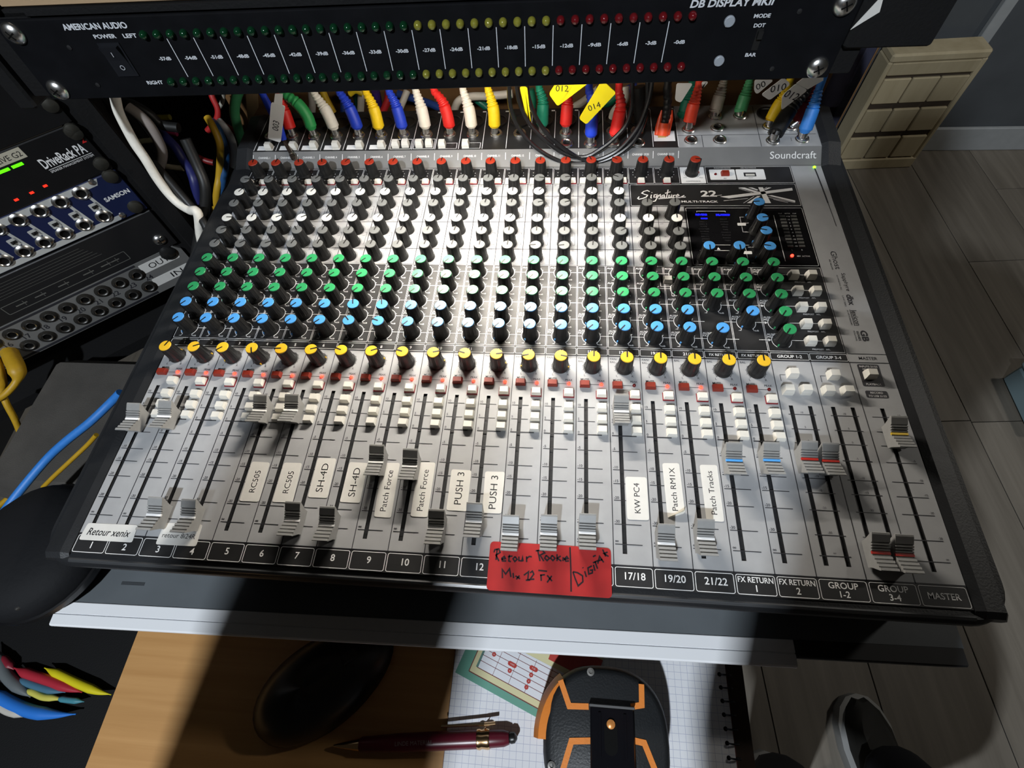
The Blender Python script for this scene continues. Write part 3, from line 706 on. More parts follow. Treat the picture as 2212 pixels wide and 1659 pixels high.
for i in (8, 9): rq(i+.14, i+.92, 16.27, 16.285); rq(i+.14, i+.92, 16.61, 16.625); rq(i+.90, i+.92, 16.27, 16.62)
rq(17.05, 17.9, 16.58, 17.2)
for i in range(18): rq(i+.82, i+.97, 18.60, 18.68)
mpart('printed_legend', wp, m_white_print, rear)
bq = MB(); rq(18.0, 23.4, 16.905, 16.925, bq); rq(18.955, 18.975, 16.2, 16.91, bq); rq(21.2, 21.22, 16.2, 18.7, bq); rq(21.22, 23.4, 17.54, 17.555, bq); rq(22.4, 22.415, 16.5, 16.7, bq)
mpart('printed_legend', bq, m_black_print, rear2)
for u, v in ((.69, 16.40), (1.80, 16.41), (2.70, 16.44), (3.69, 16.43), (4.73, 16.42), (5.69, 16.41), (6.3, 16.46), (6.72, 16.48), (7.32, 16.46), (7.74, 16.48), (8.30, 16.43), (9.30, 16.42)):
    put('button', b_tall, mixer, ml(u, v, wr(v)))
jk = MB().lathe([(.27, 0), (.27, .05), (.24, .07), (.24, .11), (.17, .12), (.15, .10), (.15, .02)], 20, caps=False); jk.lathe([(.152, .021), (.0001, .02)], 20, mi=1, caps=False)
jack_me = jk.mesh('jack_socket', [m_chrome, m_hole], True)
xl = MB().lathe([(.44, 0), (.44, .04), (.40, .06), (.36, .05), (.36, .01), (.0001, .01)], 24, caps=False); xlr_me = xl.mesh('xlr_socket', mat('xlr_black', (.012, .012, .012), .3), True)
jacks = [(i+.53, 17.13) for i in range(13)]+[(.53, 17.13), (13.46, 17.12), (13.5, 16.45), (14.48, 17.2), (14.48, 16.44), (15.40, 17.2), (15.40, 16.46), (16.4, 17.2), (16.4, 16.46)]
outs = [(18.46, 17.23), (18.40, 17.95), (18.50, 16.56), (19.62, 18.04), (19.61, 17.30), (19.63, 16.56), (20.61, 18.04), (21.65, 17.32), (21.67, 16.48), (22.80, 16.56), (22.46, 17.30)]
for u, v in jacks[1:]: put('jack_socket', jack_me, mixer, ml(u, v, wr(v)))
for u, v in outs: put('jack_socket', jack_me, mixer, ml(u, v, wr(v)))
for i in range(17): put('xlr_socket', xlr_me, mixer, ml(i+.5, 17.98, wr(17.98)))
put('xlr_socket', xlr_me, mixer, ml(21.75, 18.2, wr(18.2)))

# ================================================================== jack cables
C_ = {'red': 'd8241f', 'green': '2f9e55', 'white': 'e6e1d6', 'blue': '1f3fc4', 'yellow': 'f2cc1a', 'teal': '128a6c', 'coral': 'ef4a30', 'grey': 'bdb7ab', 'black': '141414', 'darkred': '8e1a26', 'skyblue': '2f78c8', 'green2': '4aa06a'}
def rubber(c): return mat('rubber_'+c, C_[c], .5, noise=.06, nscale=300)
def jack_cable(c, base, path, label, boot=.75, r=.25, cr=.14, tagspec=None, back=None, ribs=True):
    """base: point on the plate; path: points the boot and cable run through"""
    base = Vector(base); P = [Vector(p)-base for p in path]
    o = thing('jack_cable', base, label, 'cable', 'jack cables plugged into the console')
    d = P[0].normalized()
    # metal sleeve
    ms = MB(); ms.tube([(0, 0, .02), d*.10, d*.11, d*.40], [.13, .13, .16, .16], 12); part('plug_sleeve', ms, m_chrome, o, smooth=True)
    sp = smoothpath([d*.36]+P, 8); L = [0]
    for i in range(1, len(sp)): L.append(L[-1]+(sp[i]-sp[i-1]).length)
    # resample evenly
    def at(t):
        for i in range(1, len(sp)):
            if L[i] >= t: k = (t-L[i-1])/max(1e-9, L[i]-L[i-1]); return sp[i-1].lerp(sp[i], k)
        return sp[-1]
    tot = L[-1]; bl = min(tot*.98, boot*2.6); N = 44; pts = []; rr = []
    for i in range(N+1):
        t = bl*i/N; f = i/N; pts.append(at(t))
        if f < .03: q = r*.80
        elif f < .55: q = r*(1-.06*f)
        else:
            q = r*.96+(cr*1.12-r*.96)*(f-.55)/.45
            if ribs and i % 4 in (0, 1): q *= .84
        rr.append(q)
    part('boot', MB().tube(pts, rr, 14), rubber(c), o, smooth=True)
    if back is not None: tail = [at(bl*.97)]+[at(bl+(tot-bl)*k/10) for k in range(11)]+[Vector(b)-base for b in back]
    else: tail = [at(bl*.97)]+[at(bl+(tot-bl)*k/10) for k in range(11)]
    clean = [tail[0]]
    for p in tail[1:]:
        if (p-clean[-1]).length > .05: clean.append(p)
    if len(clean) > 2: part('lead', MB().tube(smoothpath(clean, 4), cr, 10), rubber(c), o, smooth=True)
    return o
def pp(ox, oy, s, pts, v0, dv):       # image points at gently receding depth
    q = zm(ox, oy, s, pts); return [at_v(x, y, v0+dv*i) for i, (x, y) in enumerate(q)]
def up_back(p, k=0): p = Vector(p); return [p+Vector((0, .25, .8)), p+Vector((.1+.2*k, 1.3, 1.7)), p+Vector((.3+.5*k, 3.2, 1.6)), p+Vector((.4+.7*k, 4.5, .2))]
def plug2(c, base_uv, pts, label, o=(500, 0, 3.95), dv=.16, **kw):
    u, v = base_uv; b = (u, v, wr(v)); path = pp(*o, pts, v+.1, dv)
    return jack_cable(c, b, path, label, back=up_back(path[-1], kw.pop('k', 0)), **kw)
t1 = plug2('red', (1.56, 17.17), [(500, 1090), (470, 1000), (440, 910), (415, 800)], 'red jack cable half hidden by a white tag marked 003')
plug2('green', (2.53, 17.14), [(675, 1070), (640, 980), (560, 880), (450, 800), (380, 740)], 'green jack cable bending left beside the red one', k=-1)
plug2('white', (3.53, 17.14), [(865, 1070), (815, 960), (770, 890), (700, 790)], 'cream jack cable standing between the green and a blue one')
plug2('blue', (4.53, 17.14), [(1065, 1060), (1030, 970), (985, 880), (915, 780)], 'blue jack cable between the cream and the yellow one')
plug2('yellow', (5.52, 17.12), [(1250, 1060), (1225, 960), (1190, 870), (1140, 775)], 'yellow jack cable standing between two blue ones')
plug2('blue', (6.52, 17.12), [(1450, 1060), (1425, 970), (1395, 880), (1340, 775)], 'blue jack cable between a yellow and a white one')
plug2('white', (7.51, 17.12), [(1650, 1060), (1630, 960), (1600, 860), (1570, 770)], 'white jack cable between a blue and a red one')
plug2('red', (8.55, 17.12), [(1855, 1050), (1835, 960), (1795, 860), (1725, 775)], 'red jack cable standing between two white ones')
plug2('white', (9.50, 17.12), [(2045, 1050), (2030, 950), (2005, 860), (1975, 770)], 'white jack cable between a red and a yellow one')
plug2('yellow', (10.46, 17.10), [(110, 1050), (105, 950), (85, 860), (55, 760)], 'yellow jack cable beside the coil of black cable', o=(1040, 0, 3.95))
plug2('teal', (12.46, 17.13), [(520, 1040), (525, 940), (525, 860), (490, 750)], 'teal jack cable seen through the coil of black cable', o=(1040, 0, 3.95))
tg012 = plug2('red', (13.45, 17.12), [(722, 1040), (730, 940), (738, 850), (740, 740)], 'red jack cable under a yellow tag marked 012', o=(1040, 0, 3.95))
tg014 = plug2('blue', (14.48, 16.44), [(938, 1110), (945, 990), (945, 880), (915, 760)], 'blue jack cable under a yellow tag marked 014', o=(1040, 0, 3.95))
plug2('red', (15.38, 16.46), [(1145, 1120), (1170, 1010), (1190, 890), (1170, 770)], 'red jack cable standing beside the yellow tag marked 014', o=(1040, 0, 3.95))
Z5 = (1400, 160, 5.53)
tg0 = plug2('teal', (18.40, 17.95), [(425, 470), (455, 370), (490, 250), (520, 130)], 'teal jack cable behind the orange red one', o=Z5)
tgr = plug2('coral', (18.46, 17.23), [(495, 570), (525, 430), (565, 300), (600, 150)], 'orange red jack cable in the pale output plate', o=Z5)
plug2('grey', (19.62, 18.04), [(805, 430), (835, 320), (870, 210), (905, 80)], 'pale grey jack cable in the pale output plate', o=Z5)
plug2('green2', (20.61, 18.04), [(1105, 430), (1140, 320), (1180, 200), (1215, 70)], 'pale green jack cable in the output plate', o=Z5)
tgy = plug2('yellow', (21.65, 17.32), [(1470, 550), (1540, 410), (1620, 280), (1690, 90)], 'yellow jack cable partly behind a tag marked 012', o=Z5)
tgk = plug2('black', (21.67, 16.48), [(1530, 700), (1610, 560), (1720, 400), (1900, 210)], 'thick black jack cable leaning under the tag marked 012', o=Z5, r=.30, dv=.35)
plug2('darkred', (22.46, 17.30), [(1800, 560), (1850, 430), (1910, 290), (1980, 120)], 'dark red jack cable between the black and the sky blue one', o=Z5)
plug2('skyblue', (22.80, 16.56), [(1880, 660), (1940, 500), (1990, 350), (2040, 180)], 'sky blue jack cable beside the console right cheek', o=Z5, dv=.2)
# orange USB lead
b0 = Vector((17.38, 16.88, wr(16.88)))
usb = thing('usb_cable', b0, 'black cable with an orange forked plug in the console', 'cable')
pth = [p-b0 for p in pp(*Z5, [(165, 730), (180, 640), (205, 540), (225, 430), (235, 300), (235, 120)], 16.95, .14)]
part('plug_sleeve', MB().box(-.16, .16, -.08, .08, .0, .14), mat('brass', (.6, .42, .15), .25, 1.0), usb)
um = MB()
ux = (pth[3]-pth[0]).normalized(); sx = Vector((1, 0, 0))
for sgn in (-1, 1):
    um.tube([pth[0]+sx*sgn*.19+Vector((0, 0, .02)), pth[1]+sx*sgn*.21, pth[2]+sx*sgn*.22, pth[3]+sx*sgn*.20], [.12, .11, .09, .03], 8)
um.tube([pth[0], pth[0]+ux*.45], [.26, .24], 10)
part('orange_shell', um, mat('orange_plastic', 'f2512a', .4), usb, smooth=True)
sp = smoothpath(pth[1:]+[pth[-1]+Vector((.1, .6, .9)), pth[-1]+Vector((.2, 2, 1.2))], 6)
part('lead', MB().tube(sp, [.17 if i % 3 else .145 for i in range(len(sp))], 10), rubber('black'), usb, smooth=True)
# coil of thin black cable hanging in front of the sockets
def slant(x, y): return at_plane(x, y, (12, 15.95, .55), (0, -3.2, 1.35))
def loop(pts, lift=0.): return [slant(x, y)+Vector((0, 0, lift)) for x, y in zm(1040, 0, 3.95, pts)]
co = MB(); m_cable_blk = mat('cable_black_gloss', (.010, .010, .011), .22)
base = slant(1255, 345)
def rel(L): return [p-base for p in L]
coil = thing('cable_coil', base, 'coil of thin glossy black cable hanging over the inputs', 'cable')
strands = [[(240, 560), (236, 760), (245, 900), (295, 1050), (400, 1200), (520, 1300), (660, 1372), (760, 1392), (850, 1395), (1000, 1385), (1150, 1325), (1290, 1215), (1380, 1060), (1412, 900), (1418, 760), (1415, 560)],
           [(300, 560), (302, 760), (330, 900), (400, 1050), (520, 1185), (650, 1290), (780, 1345), (900, 1345), (1000, 1292), (1110, 1210), (1230, 1080), (1280, 930), (1285, 760), (1280, 560)],
           [(385, 560), (388, 760), (415, 900), (480, 1050), (590, 1190), (700, 1285), (830, 1365), (950, 1390), (1080, 1350), (1200, 1270), (1330, 1110), (1400, 950), (1440, 800), (1470, 560)]]
for k, st in enumerate(strands): part('strand', MB().tube(smoothpath(rel(loop(st, .05*k)), 5), .085, 8), m_cable_blk, coil, smooth=True)
# bare jack plug hanging beside the 003 tag
p0 = at_v(500+438/3.95, 1180/3.95, 16.6); p1 = at_v(500+540/3.95, 1365/3.95, 15.75)
jp = thing('bare_jack_plug', p1, 'dark bare metal jack plug hanging over the channel names', 'plug')
dd = p0-p1
part('shaft', MB().tube([dd*.0, dd*.04, dd*.06, dd*.22, dd*.24, dd*.9, dd], [.05, .10, .12, .12, .09, .09, .08], 10), mat('dark_metal', (.16, .12, .10), .25, .9), jp, smooth=True)
part('ring', MB().tube([dd*.22, dd*.26], [.13, .13], 10), m_chrome, jp, smooth=True)
p2 = p0+Vector((.1, .2, .5))
part('boot', MB().tube([dd*.95, dd+Vector((.05, .1, .6)), dd+Vector((-.1, .3, 1.3)), dd+Vector((-.5, .9, 2.0)), dd+Vector((-1.0, 2.2, 2.4))], [.14, .17, .15, .12, .12], 10), rubber('blue'), jp, smooth=True)

# ---- cable tags (each belongs to its cable)
def ctag(parent, quad, v, txt, m, name='cable_tag', neck=None, trot=0., dv=0., th=.02, tpos=.5, tsize=.2):
    P = [at_v(x, y, v+(dv if i in (0, 1) else 0)) for i, (x, y) in enumerate(quad)]     # TL TR BR BL
    inv = parent.matrix_world.inverted() if False else None
    org = Vector((parent.location.x/S+12, parent.location.y/S, parent.location.z/S+FLOOR))
    P = [p-org for p in P]; nrm = (P[1]-P[0]).cross(P[3]-P[0]).normalized()
    if nrm.y > 0: nrm = -nrm
    # rounded outline
    c = []; r = .09
    for i in range(4):
        p, a, b = P[i], P[i-1], P[(i+1) % 4]; da = (a-p).normalized(); db_ = (b-p).normalized()
        for t in (0, .3, .7, 1): c.append(p+da*r*(1-t)**2+db_*r*t*t)
    k = len(c); b = MB(); vs = [p+nrm*th for p in c]+[p-nrm*th for p in c]
    b.add(vs, [tuple(range(k-1, -1, -1)), tuple(range(k, 2*k))]+[(i, (i+1) % k, k+(i+1) % k, k+i) for i in range(k)])
    if neck:
        q = [at_v(x, y, v+dv)-org for x, y in neck]; vs = [p+nrm*th*.8 for p in q]+[p-nrm*th*.8 for p in q]; kk = len(q)
        b.add(vs, [tuple(range(kk-1, -1, -1)), tuple(range(kk, 2*kk))]+[(i, (i+1) % kk, kk+(i+1) % kk, kk+i) for i in range(kk)])
    o = part(name, b, m, parent)
    if txt:
        X = ((P[1]-P[0])+(P[2]-P[3])).normalized(); Y = -((P[3]-P[0])+(P[2]-P[1])); Y = (Y-X*Y.dot(X)).normalized()
        ctr = (P[0]+P[1])*.5*(1-tpos)+(P[3]+P[2])*.5*tpos
        t = MB(); t.text(txt, 0, 0, rot=trot, width=None, size=tsize)
        m2 = MB(); m2.add([ctr+X*a+Y*bb+nrm*(th+.006) for a, bb, _ in t.v], t.f); part('lettering', m2, m_ink, o)
    return o
bpy.context.view_layer.update()
m_tagw = mat('tag_white', (.80, .79, .77), .45); m_tagy = mat('tag_yellow', 'f4e414', .45)
ctag(t1, zm(500, 0, 3.95, [(340, 870), (458, 905), (420, 1215), (310, 1180)]), 16.35, '003', m_tagw, neck=zm(500, 0, 3.95, [(372, 800), (438, 800), (432, 895), (362, 880)]), trot=80, tpos=.57, tsize=.34)
ctag(tg012, zm(1040, 0, 3.95, [(640, 700), (935, 690), (650, 905), (575, 800)]), 16.0, None, m_tagy)
ctag(tg014, zm(1040, 0, 3.95, [(1030, 680), (1150, 790), (895, 1060), (832, 1010)]), 15.9, '014', m_tagy, trot=62, tpos=.55, tsize=.32)
ctag(tg014, zm(1040, 0, 3.95, [(325, 740), (390, 740), (425, 1060), (400, 1068)]), 16.5, None, m_tagy)
ctag(tg0, zm(*Z5, [(340, 110), (535, 110), (390, 340), (320, 310)]), 17.0, None, m_tagw)
ctag(tgr, zm(*Z5, [(640, 90), (725, 90), (655, 170), (640, 150)]), 17.4, None, m_tagw)
ctag(tgy, zm(*Z5, [(1270, 70), (1500, 70), (1300, 240), (1265, 200)]), 17.0, '00', m_tagw, trot=40, tpos=.4, tsize=.34)
ctag(tgy, zm(*Z5, [(1620, 40), (1700, 120), (1450, 310), (1350, 245)]), 16.6, '010', m_tagw, trot=45, tpos=.4, tsize=.36)
ctag(tgk, zm(*Z5, [(1770, 110), (1905, 190), (1590, 430), (1600, 260)]), 15.6, '012', m_tagw, trot=30, tpos=.5, tsize=.36, neck=zm(*Z5, [(1770, 110), (1850, 50), (2095, 35), (2090, 75), (1905, 180)]))
ob = MB(); 
t12 = ctag(tg012, zm(1040, 0, 3.95, [(690, 660), (800, 690), (650, 905), (575, 800)]), 15.98, '012', m_tagy, trot=35, tpos=.42, tsize=.32)

# ================================================================== LED level meter in its rack case
X = Vector((.9989, .0437, -.0186)).normalized(); Yv = Vector((.0164, .0496, .9986)); Yv = (Yv-X*X.dot(Yv)).normalized(); Nv = X.cross(Yv)
def frame(a, b, c): return Matrix((( a.x, b.x, c.x), (a.y, b.y, c.y), (a.z, b.z, c.z)))
DBC = Vector((9.480, 11.548, 6.679))
dbm = frame(X, Yv, Nv)
meter = thing('level_meter', DBC, 'black rack level meter with rows of green, yellow and red lights', 'level meter', mtx=dbm)
m_face = mat('meter_face', (.0045, .0048, .006), .75, spec=.08, noise=.2, nscale=80)
part('front_panel', MB().bbox(-10.97, 10.97, -1.01, 1.01, -.14, 0, .03), m_face, meter)
part('housing', MB().box(-9.9, 9.9, -.95, .95, -7.5, -.14), mat('steel_black', (.016, .016, .018), .5), meter)
pr = MB()
pr.text('AMERICAN AUDIO', -8.29, .82, z=.006, bold=.03, width=1.73, height=.15); pr.text('POWER', -8.19, .58, z=.006, bold=.03, width=.60, height=.10); pr.text('LEFT', -7.51, .575, z=.006, bold=.03, width=.37, height=.10)
pr.text('RIGHT', -7.61, -.605, z=.006, bold=.03, width=.46, height=.10); pr.text('DB DISPLAY MKII', 7.87, .835, z=.006, bold=.03, shear=.12, width=2.0, height=.17)
pr.text('MODE', 8.69, .53, z=.006, bold=.03, width=.40, height=.09); pr.text('DOT', 8.70, .32, z=.006, bold=.03, width=.28, height=.09); pr.text('BAR', 8.72, -.36, z=.006, bold=.03, width=.28, height=.09)
LS = 14.09/39
for k in range(20):
    cx = -7.11+LS*(2*k+.5)
    pr.text('-%ddB' % (57-3*k), cx, 0, z=.006, bold=.03, width=.34 if k < 17 else .28, height=.09)
    if k < 19: pr.line(cx+LS, -.48, cx+LS, .48, .02, .006)
part('printed_legend', pr, mat('meter_print', (.62, .64, .68), .5), meter)
dome = [(.105, 0), (.105, .05), (.09, .10), (.055, .14), (.0001, .152)]
lm = {'g': mat('lens_green', (.003, .030, .011), .06, spec=.7), 'y': mat('lens_yellow', (.19, .18, .025), .06, spec=.7), 'r': mat('lens_red', (.11, .005, .007), .06, spec=.7)}
lme = {k: MB().lathe(dome, 16, caps=False).mesh('light', m, True) for k, m in lm.items()}
for i in range(40):
    for y in (.59, -.59): put('light', lme['g' if i < 20 else 'y' if i < 30 else 'r'], meter, (-7.11+LS*i, y, 0))
sw = MB(); sw.box(-.30, .30, -.42, .42, 0, .03); sw.add([(-.24, -.36, .03), (.24, -.36, .03), (.24, 0, .06), (-.24, 0, .06), (.24, .36, .16), (-.24, .36, .16), (-.24, .36, .03), (.24, .36, .03)], [(0, 1, 2, 3), (3, 2, 4, 5), (5, 4, 7, 6), (0, 3, 5, 6), (1, 7, 4, 2)])
swo = part('power_switch', sw, mat('switch_black', (.012, .013, .016), .3), meter, (-8.22, .01, 0))
q = MB(); q.arc(0, -.18, .055, 0, 360, .018, .062, 16); q.line(0, .12, 0, .26, .02, .125); part('switch_marks', q, mat('meter_print2', (.4, .42, .45), .5), swo)
part('mode_slider', MB().box(-.08, .08, -.25, .25, 0, .02).box(-.06, .06, .05, .22, .02, .12), m_slot, meter, (8.76, 0, 0))
for x, y in ((7.92, .44), (7.94, -.48)): part('round_button', MB().lathe([(.13, 0), (.13, .05), (.11, .07), (.0001, .072)], 20, caps=False), mat('button_palegrey', (.30, .33, .37), .4), meter, (x, y, 0), smooth=True)
for x, y in ((9.55, .6), (9.4, -.72), (-9.35, .35), (-9.3, -.62)): part('small_screw', MB().lathe([(.06, 0), (.06, .02), (.02, .03)], 10), m_black, meter, (x, y, 0), smooth=True)
sc = MB().lathe([(.27, 0), (.27, .03), (.23, .09), (.15, .14), (.07, .158), (.0001, .16)], 20, caps=False); sc.box(-.12, .12, -.016, .016, .13, .164, 1); sc.box(-.016, .016, -.12, .12, .13, .164, 1)
screw_me = sc.mesh('rack_screw', [m_chrome, m_hole], True)
for x in (-10.57, 10.57):
    for y in (-.7225, .7225): put('rack_screw', screw_me, meter, (x, y, 0), .5)
# rack case
case = thing('rack_case', DBC+Vector((0, 4, 2.0)), 'black rack case with pale wooden top above the console', 'rack case', mtx=dbm)
dz = Vector((0, 4, 2.0)); cl = (dbm.transposed() @ -dz)      # meter centre in case coordinates
def cp(name, mb, m, **k): return part(name, mb, m, case, cl, **k)
m_case = mat('case_black', (.0055, .0055, .006), .65, spec=.3, bump=.2, bscale=500)
woodmat('beech', (.36, .24, .14), (.50, .36, .22), (3, 40, 40), .5)
cp('rail', MB().bbox(-11.6, -10.0, -1.0, 1.15, -.75, -.16, .05), m_case); cp('rail', MB().bbox(10.0, 11.6, -1.0, 1.15, -.75, -.16, .05), m_case)
cp('side_panel', MB().bbox(11.0, 13.2, -.30, 1.30, -9.0, .05, .08), m_case)
cp('side_panel', MB().bbox(-12.15, -11.6, -1.25, 1.30, -9.0, .05, .08), m_case)
cp('paper_tag', MB().prism([(10.95, .18), (11.35, .95), (11.45, .55)], .06, .075), m_label)
cp('top_rail', MB().box(-11.6, 11.6, 1.03, 1.19, -.5, -.16), m_case)
cp('top_board', MB().bbox(-10.6, 10.4, 1.20, 1.75, -9.0, -.22, .05), MATS['beech'])
cp('front_edge', MB().bbox(10.4, 12.2, 1.20, 1.9, -9, .1, .06), m_case)
cp('front_edge', MB().bbox(-12.2, -10.6, 1.20, 1.8, -9, .1, .06), m_case)
cp('shelf_board', MB().box(-11.6, 11.6, -.96, -.80, -8.9, -7.6), mat('dark_board', (.03, .022, .015), .7))
# lamp under the case (hidden by the meter from the front)
lampo = thing('bar_lamp', (10.8, 12.5, 5.80), 'warm bar lamp under the rack case', 'lamp')
part('housing', MB().bbox(-2.7, 2.7, -.55, .55, -.06, .1, .05), mat('lamp_grey', (.2, .2, .2), .5), lampo)
# bluish grey bracket at the case's upper left
br = thing('metal_bracket', (-2.6, 12.6, 8.9), 'blue grey metal bracket beside the pale wooden top', 'bracket')
part('plate', MB().bbox(-1.9, .9, -.8, 3.0, 0, .3, .08), mat('bracket_grey', (.10, .115, .13), .45), br)

# ================================================================== equipment rack at the left
X2 = Vector((math.cos(.682), math.sin(.682), 0)); Y2 = Vector((0, 0, 1)); N2 = X2.cross(Y2)
RO = Vector((-6.85, 12.695, -3.619)); rm = frame(X2, Y2, N2)
def rt_thing(name, h, label, cat, group=None): return thing(name, RO+Vector((0, 0, h)), label, cat, group, mtx=rm)
AL, AR = -10.5, 2.42
m_uface = mat('unit_black', (.005, .005, .0055), .5, spec=.3, noise=.2)
# rack frame
rk = rt_thing('equipment_rack', -1.6, 'black rack frame with rails holding patch bays and a processor', 'rack')
part('rail', MB().box(2.0, 2.75, -1.5, 13, -.5, -.16), m_case, rk); part('rail', MB().bbox(2.75, 3.45, -2, 13, -1.4, .35, .08), m_case, rk)
part('side_panel', MB().box(3.0, 3.4, -2, 13, -12, -.4), m_case, rk); part('bottom_panel', MB().box(AL, 3.4, -2.2, -1.6, -12, .3), m_case, rk); part('rail', MB().box(AL-.2, AL+.6, -1.5, 13, -.5, -.16), m_case, rk)
m_dull = mat('dull_screw', (.05, .048, .04), .45, .6)
for y, yy in ((9.1, 0), (8.0, 0), (6.55+1.6, 0), (5.1+1.6, 0)): put('rack_screw', MB().lathe([(.26, 0), (.24, .08), (.10, .14), (.0001, .145)], 14, caps=False).mesh('rack_screw', m_dull, True), rk, (2.2, y, .0))
# blank unit above processor
bu = rt_thing('blank_panel', 6.78, 'plain black rack panel above the processor', 'rack unit'); part('front_panel', MB().bbox(AL, AR, 0, 2.0, -.14, 0, .03), m_uface, bu)
bu2 = rt_thing('blank_panel', 8.84, 'plain black rack panel at the top of the rack', 'rack unit'); part('front_panel', MB().bbox(AL, AR, 0, 3.4, -.14, 0, .03), m_uface, bu2)
# processor
pu = rt_thing('speaker_processor', 4.72, 'black rack processor with white lettering and a red raised 2', 'rack unit')
part('front_panel', MB().bbox(AL, AR, 0, 2.0, -.14, 0, .04), m_uface, pu)
t = MB(); t.text('DriveRack PA', 1.30, 1.13, z=.012, bold=.02, width=1.62, height=.40); part('lettering', t, m_white_print, pu)
t = MB(); t.text('2', 2.24, 1.40, z=.012, bold=.02, width=.16, height=.26); part('lettering', t, mat('red_print', 'c02020', .5), pu)
t = MB(); t.line(.55, .86, 2.18, .86, .02, .012); t.text('SPEAKER MANAGEMENT SYSTEM', 1.37, .77, z=.012, width=1.62, height=.09); part('lettering', t, m_white_print, pu)
part('paper_label', MB().box(-2.2, .36, 1.55, 1.95, 0, .01), mat('label_beige', (.45, .42, .33), .6), pu); t = MB(); t.text('LIVE G2', -.15, 1.74, z=.014, width=.85, height=.2); part('lettering', t, m_ink, pu)
for x in (-.12, -.6): part('signal_light', MB().box(x-.2, x+.18, 1.36, 1.46, 0, .02), mat('led_green_bar', '50ff10', .3, emit='45ff08', es=2.5), pu)
for x, y in ((.03, .40), (-.51, .36), (-1.1, .34)): part('signal_light', MB().box(x-.07, x+.07, y-.04, y+.04, 0, .02), mat('led_red_bar', 'ff3020', .3, emit='ff2414', es=2.0), pu)
for x, y in ((2.15, 1.78), (2.15, .35)): put('rack_screw', MB().lathe([(.26, 0), (.24, .08), (.10, .14), (.0001, .145)], 14, caps=False).mesh('rack_screw', m_dull, True), pu, (x, y, 0))
# blue patch bay
J = 17.9/22; ph = .807
sb = rt_thing('blue_patch_bay', 2.66, 'dark blue patch bay with silver stripes and two rows of sockets', 'patch bay')
m_navy = mat('navy_face', (.008, .014, .055), .4); m_sil2 = mat('silver_stripe', (.42, .43, .42), .45)
part('front_panel', MB().bbox(AL, AR, 0, 2.0, -.14, 0, .04), m_navy, sb)
st = MB(); st.prism([(AL, 1.55), (1.50, 1.72), (1.65, 1.98), (AL, 1.98)], 0, .01); st.prism([(AL, .05), (1.25, .05), (1.45, .26), (AL, .36)], 0, .01)
pj = MB().lathe([(.30, 0), (.30, .05), (.25, .10), (.20, .12), (.17, .09), (.17, .01)], 20, caps=False); pj.lathe([(.172, .012), (.0001, .01)], 20, mi=1, caps=False)
pj_me = pj.mesh('jack_socket', [m_chrome, m_hole], True)
for i in range(13):
    a = ph-i*J
    st.prism([(a+.06, 1.5), (a+.17, 1.5), (a+.36, .45), (a+.22, .35)], 0, .011); st.prism(rrect(a-.16, a+.20, .80, 1.15, .04), 0, .011)
    put('jack_socket', pj_me, sb, (a, 4.367-2.66, 0)); put('jack_socket', pj_me, sb, (a, 3.16-2.66, 0))
    part('slide_switch', MB().box(a-.09, a+.13, .92, 1.04, 0, .02).box(a-.06, a+.02, .94, 1.02, .02, .10), m_slot, sb)
part('silver_stripes', st, m_sil2, sb)
t = MB(); t.text('SAMSON', 1.80, 1.06, z=.012, bold=.03, width=1.02, height=.20); part('lettering', t, m_white_print, sb)
for x, y in ((2.12, 1.85), (2.05, .30)): put('rack_screw', MB().lathe([(.30, 0), (.26, .10), (.12, .16), (.0001, .165)], 14, caps=False).mesh('rack_screw', m_dull, True), sb, (x, y, 0))
put('small_screw', MB().lathe([(.14, 0), (.12, .04), (.0001, .06)], 12, caps=False).mesh('small_screw', m_chrome, True), sb, (1.42, 1.92, 0)); put('small_screw', MB().lathe([(.14, 0), (.12, .04), (.0001, .06)], 12, caps=False).mesh('small_screw', m_chrome, True), sb, (1.40, .20, 0))
# dark unit between the patch bays
du = rt_thing('dark_rack_unit', .56, 'black rack unit with engraved lines between the patch bays', 'rack unit')
part('front_panel', MB().bbox(AL, AR, 0, 2.0, -.14, 0, .04), mat('unit_dark', (.008, .008, .009), .5), du)
g = MB(); g.ribbon(rrect(-5, .34, .32, .78, .04), .03, .006, True)
for k in range(6): g.line(-6, 1.1+.13*k, -.4-.1*k, 1.1+.13*k, .012, .006)
for x in (-.15, -.5, -1.3, -2.4, -3.4, -4.2): g.line(x-.35, .55, x+.12, .55, .05, .006); g.line(x, .42, x, .68, .02, .006)
part('engraved_lines', g, mat('dim_grey_print', (.11, .11, .10), .5), du)
put('rack_screw', screw_me, du, (1.87, .55, 0))
# numbered patch panel
np_ = rt_thing('numbered_patch_panel', -1.47, 'silver grey patch panel with numbered sockets and OUT and IN labels', 'patch bay')
m_alu = mat('alu_dull', (.20, .20, .195), .42, .35, noise=.08)
pnl = MB(); pnl.prism([(AL, 0), (1.9, 0), (2.35, .45), (2.35, 1.7), (2.12, 2.0), (AL, 2.0)], -.14, 0); part('front_panel', pnl, m_alu, np_)
bk = MB(); bk.box(AL, .20, 1.87, 1.97, 0, .02); bk.box(AL, .12, .06, .17, 0, .02); part('black_strip', bk, m_black_print, np_)
nums = MB()
nj = MB().lathe([(.33, 0), (.33, .04), (.29, .06), (.22, .10), (.20, .06), (.15, .05), (.15, .0)], 20, mi=0, caps=False); nj.lathe([(.152, .012), (.0001, .01)], 20, mi=1, caps=False)
nj_me = nj.mesh('jack_socket', [mat('socket_dark', (.03, .028, .025), .2, .3), m_hole], True)
nr = MB().lathe([(.22, .06), (.20, .095), (.16, .07)], 20, caps=False).mesh('socket_ring', m_chrome, True)
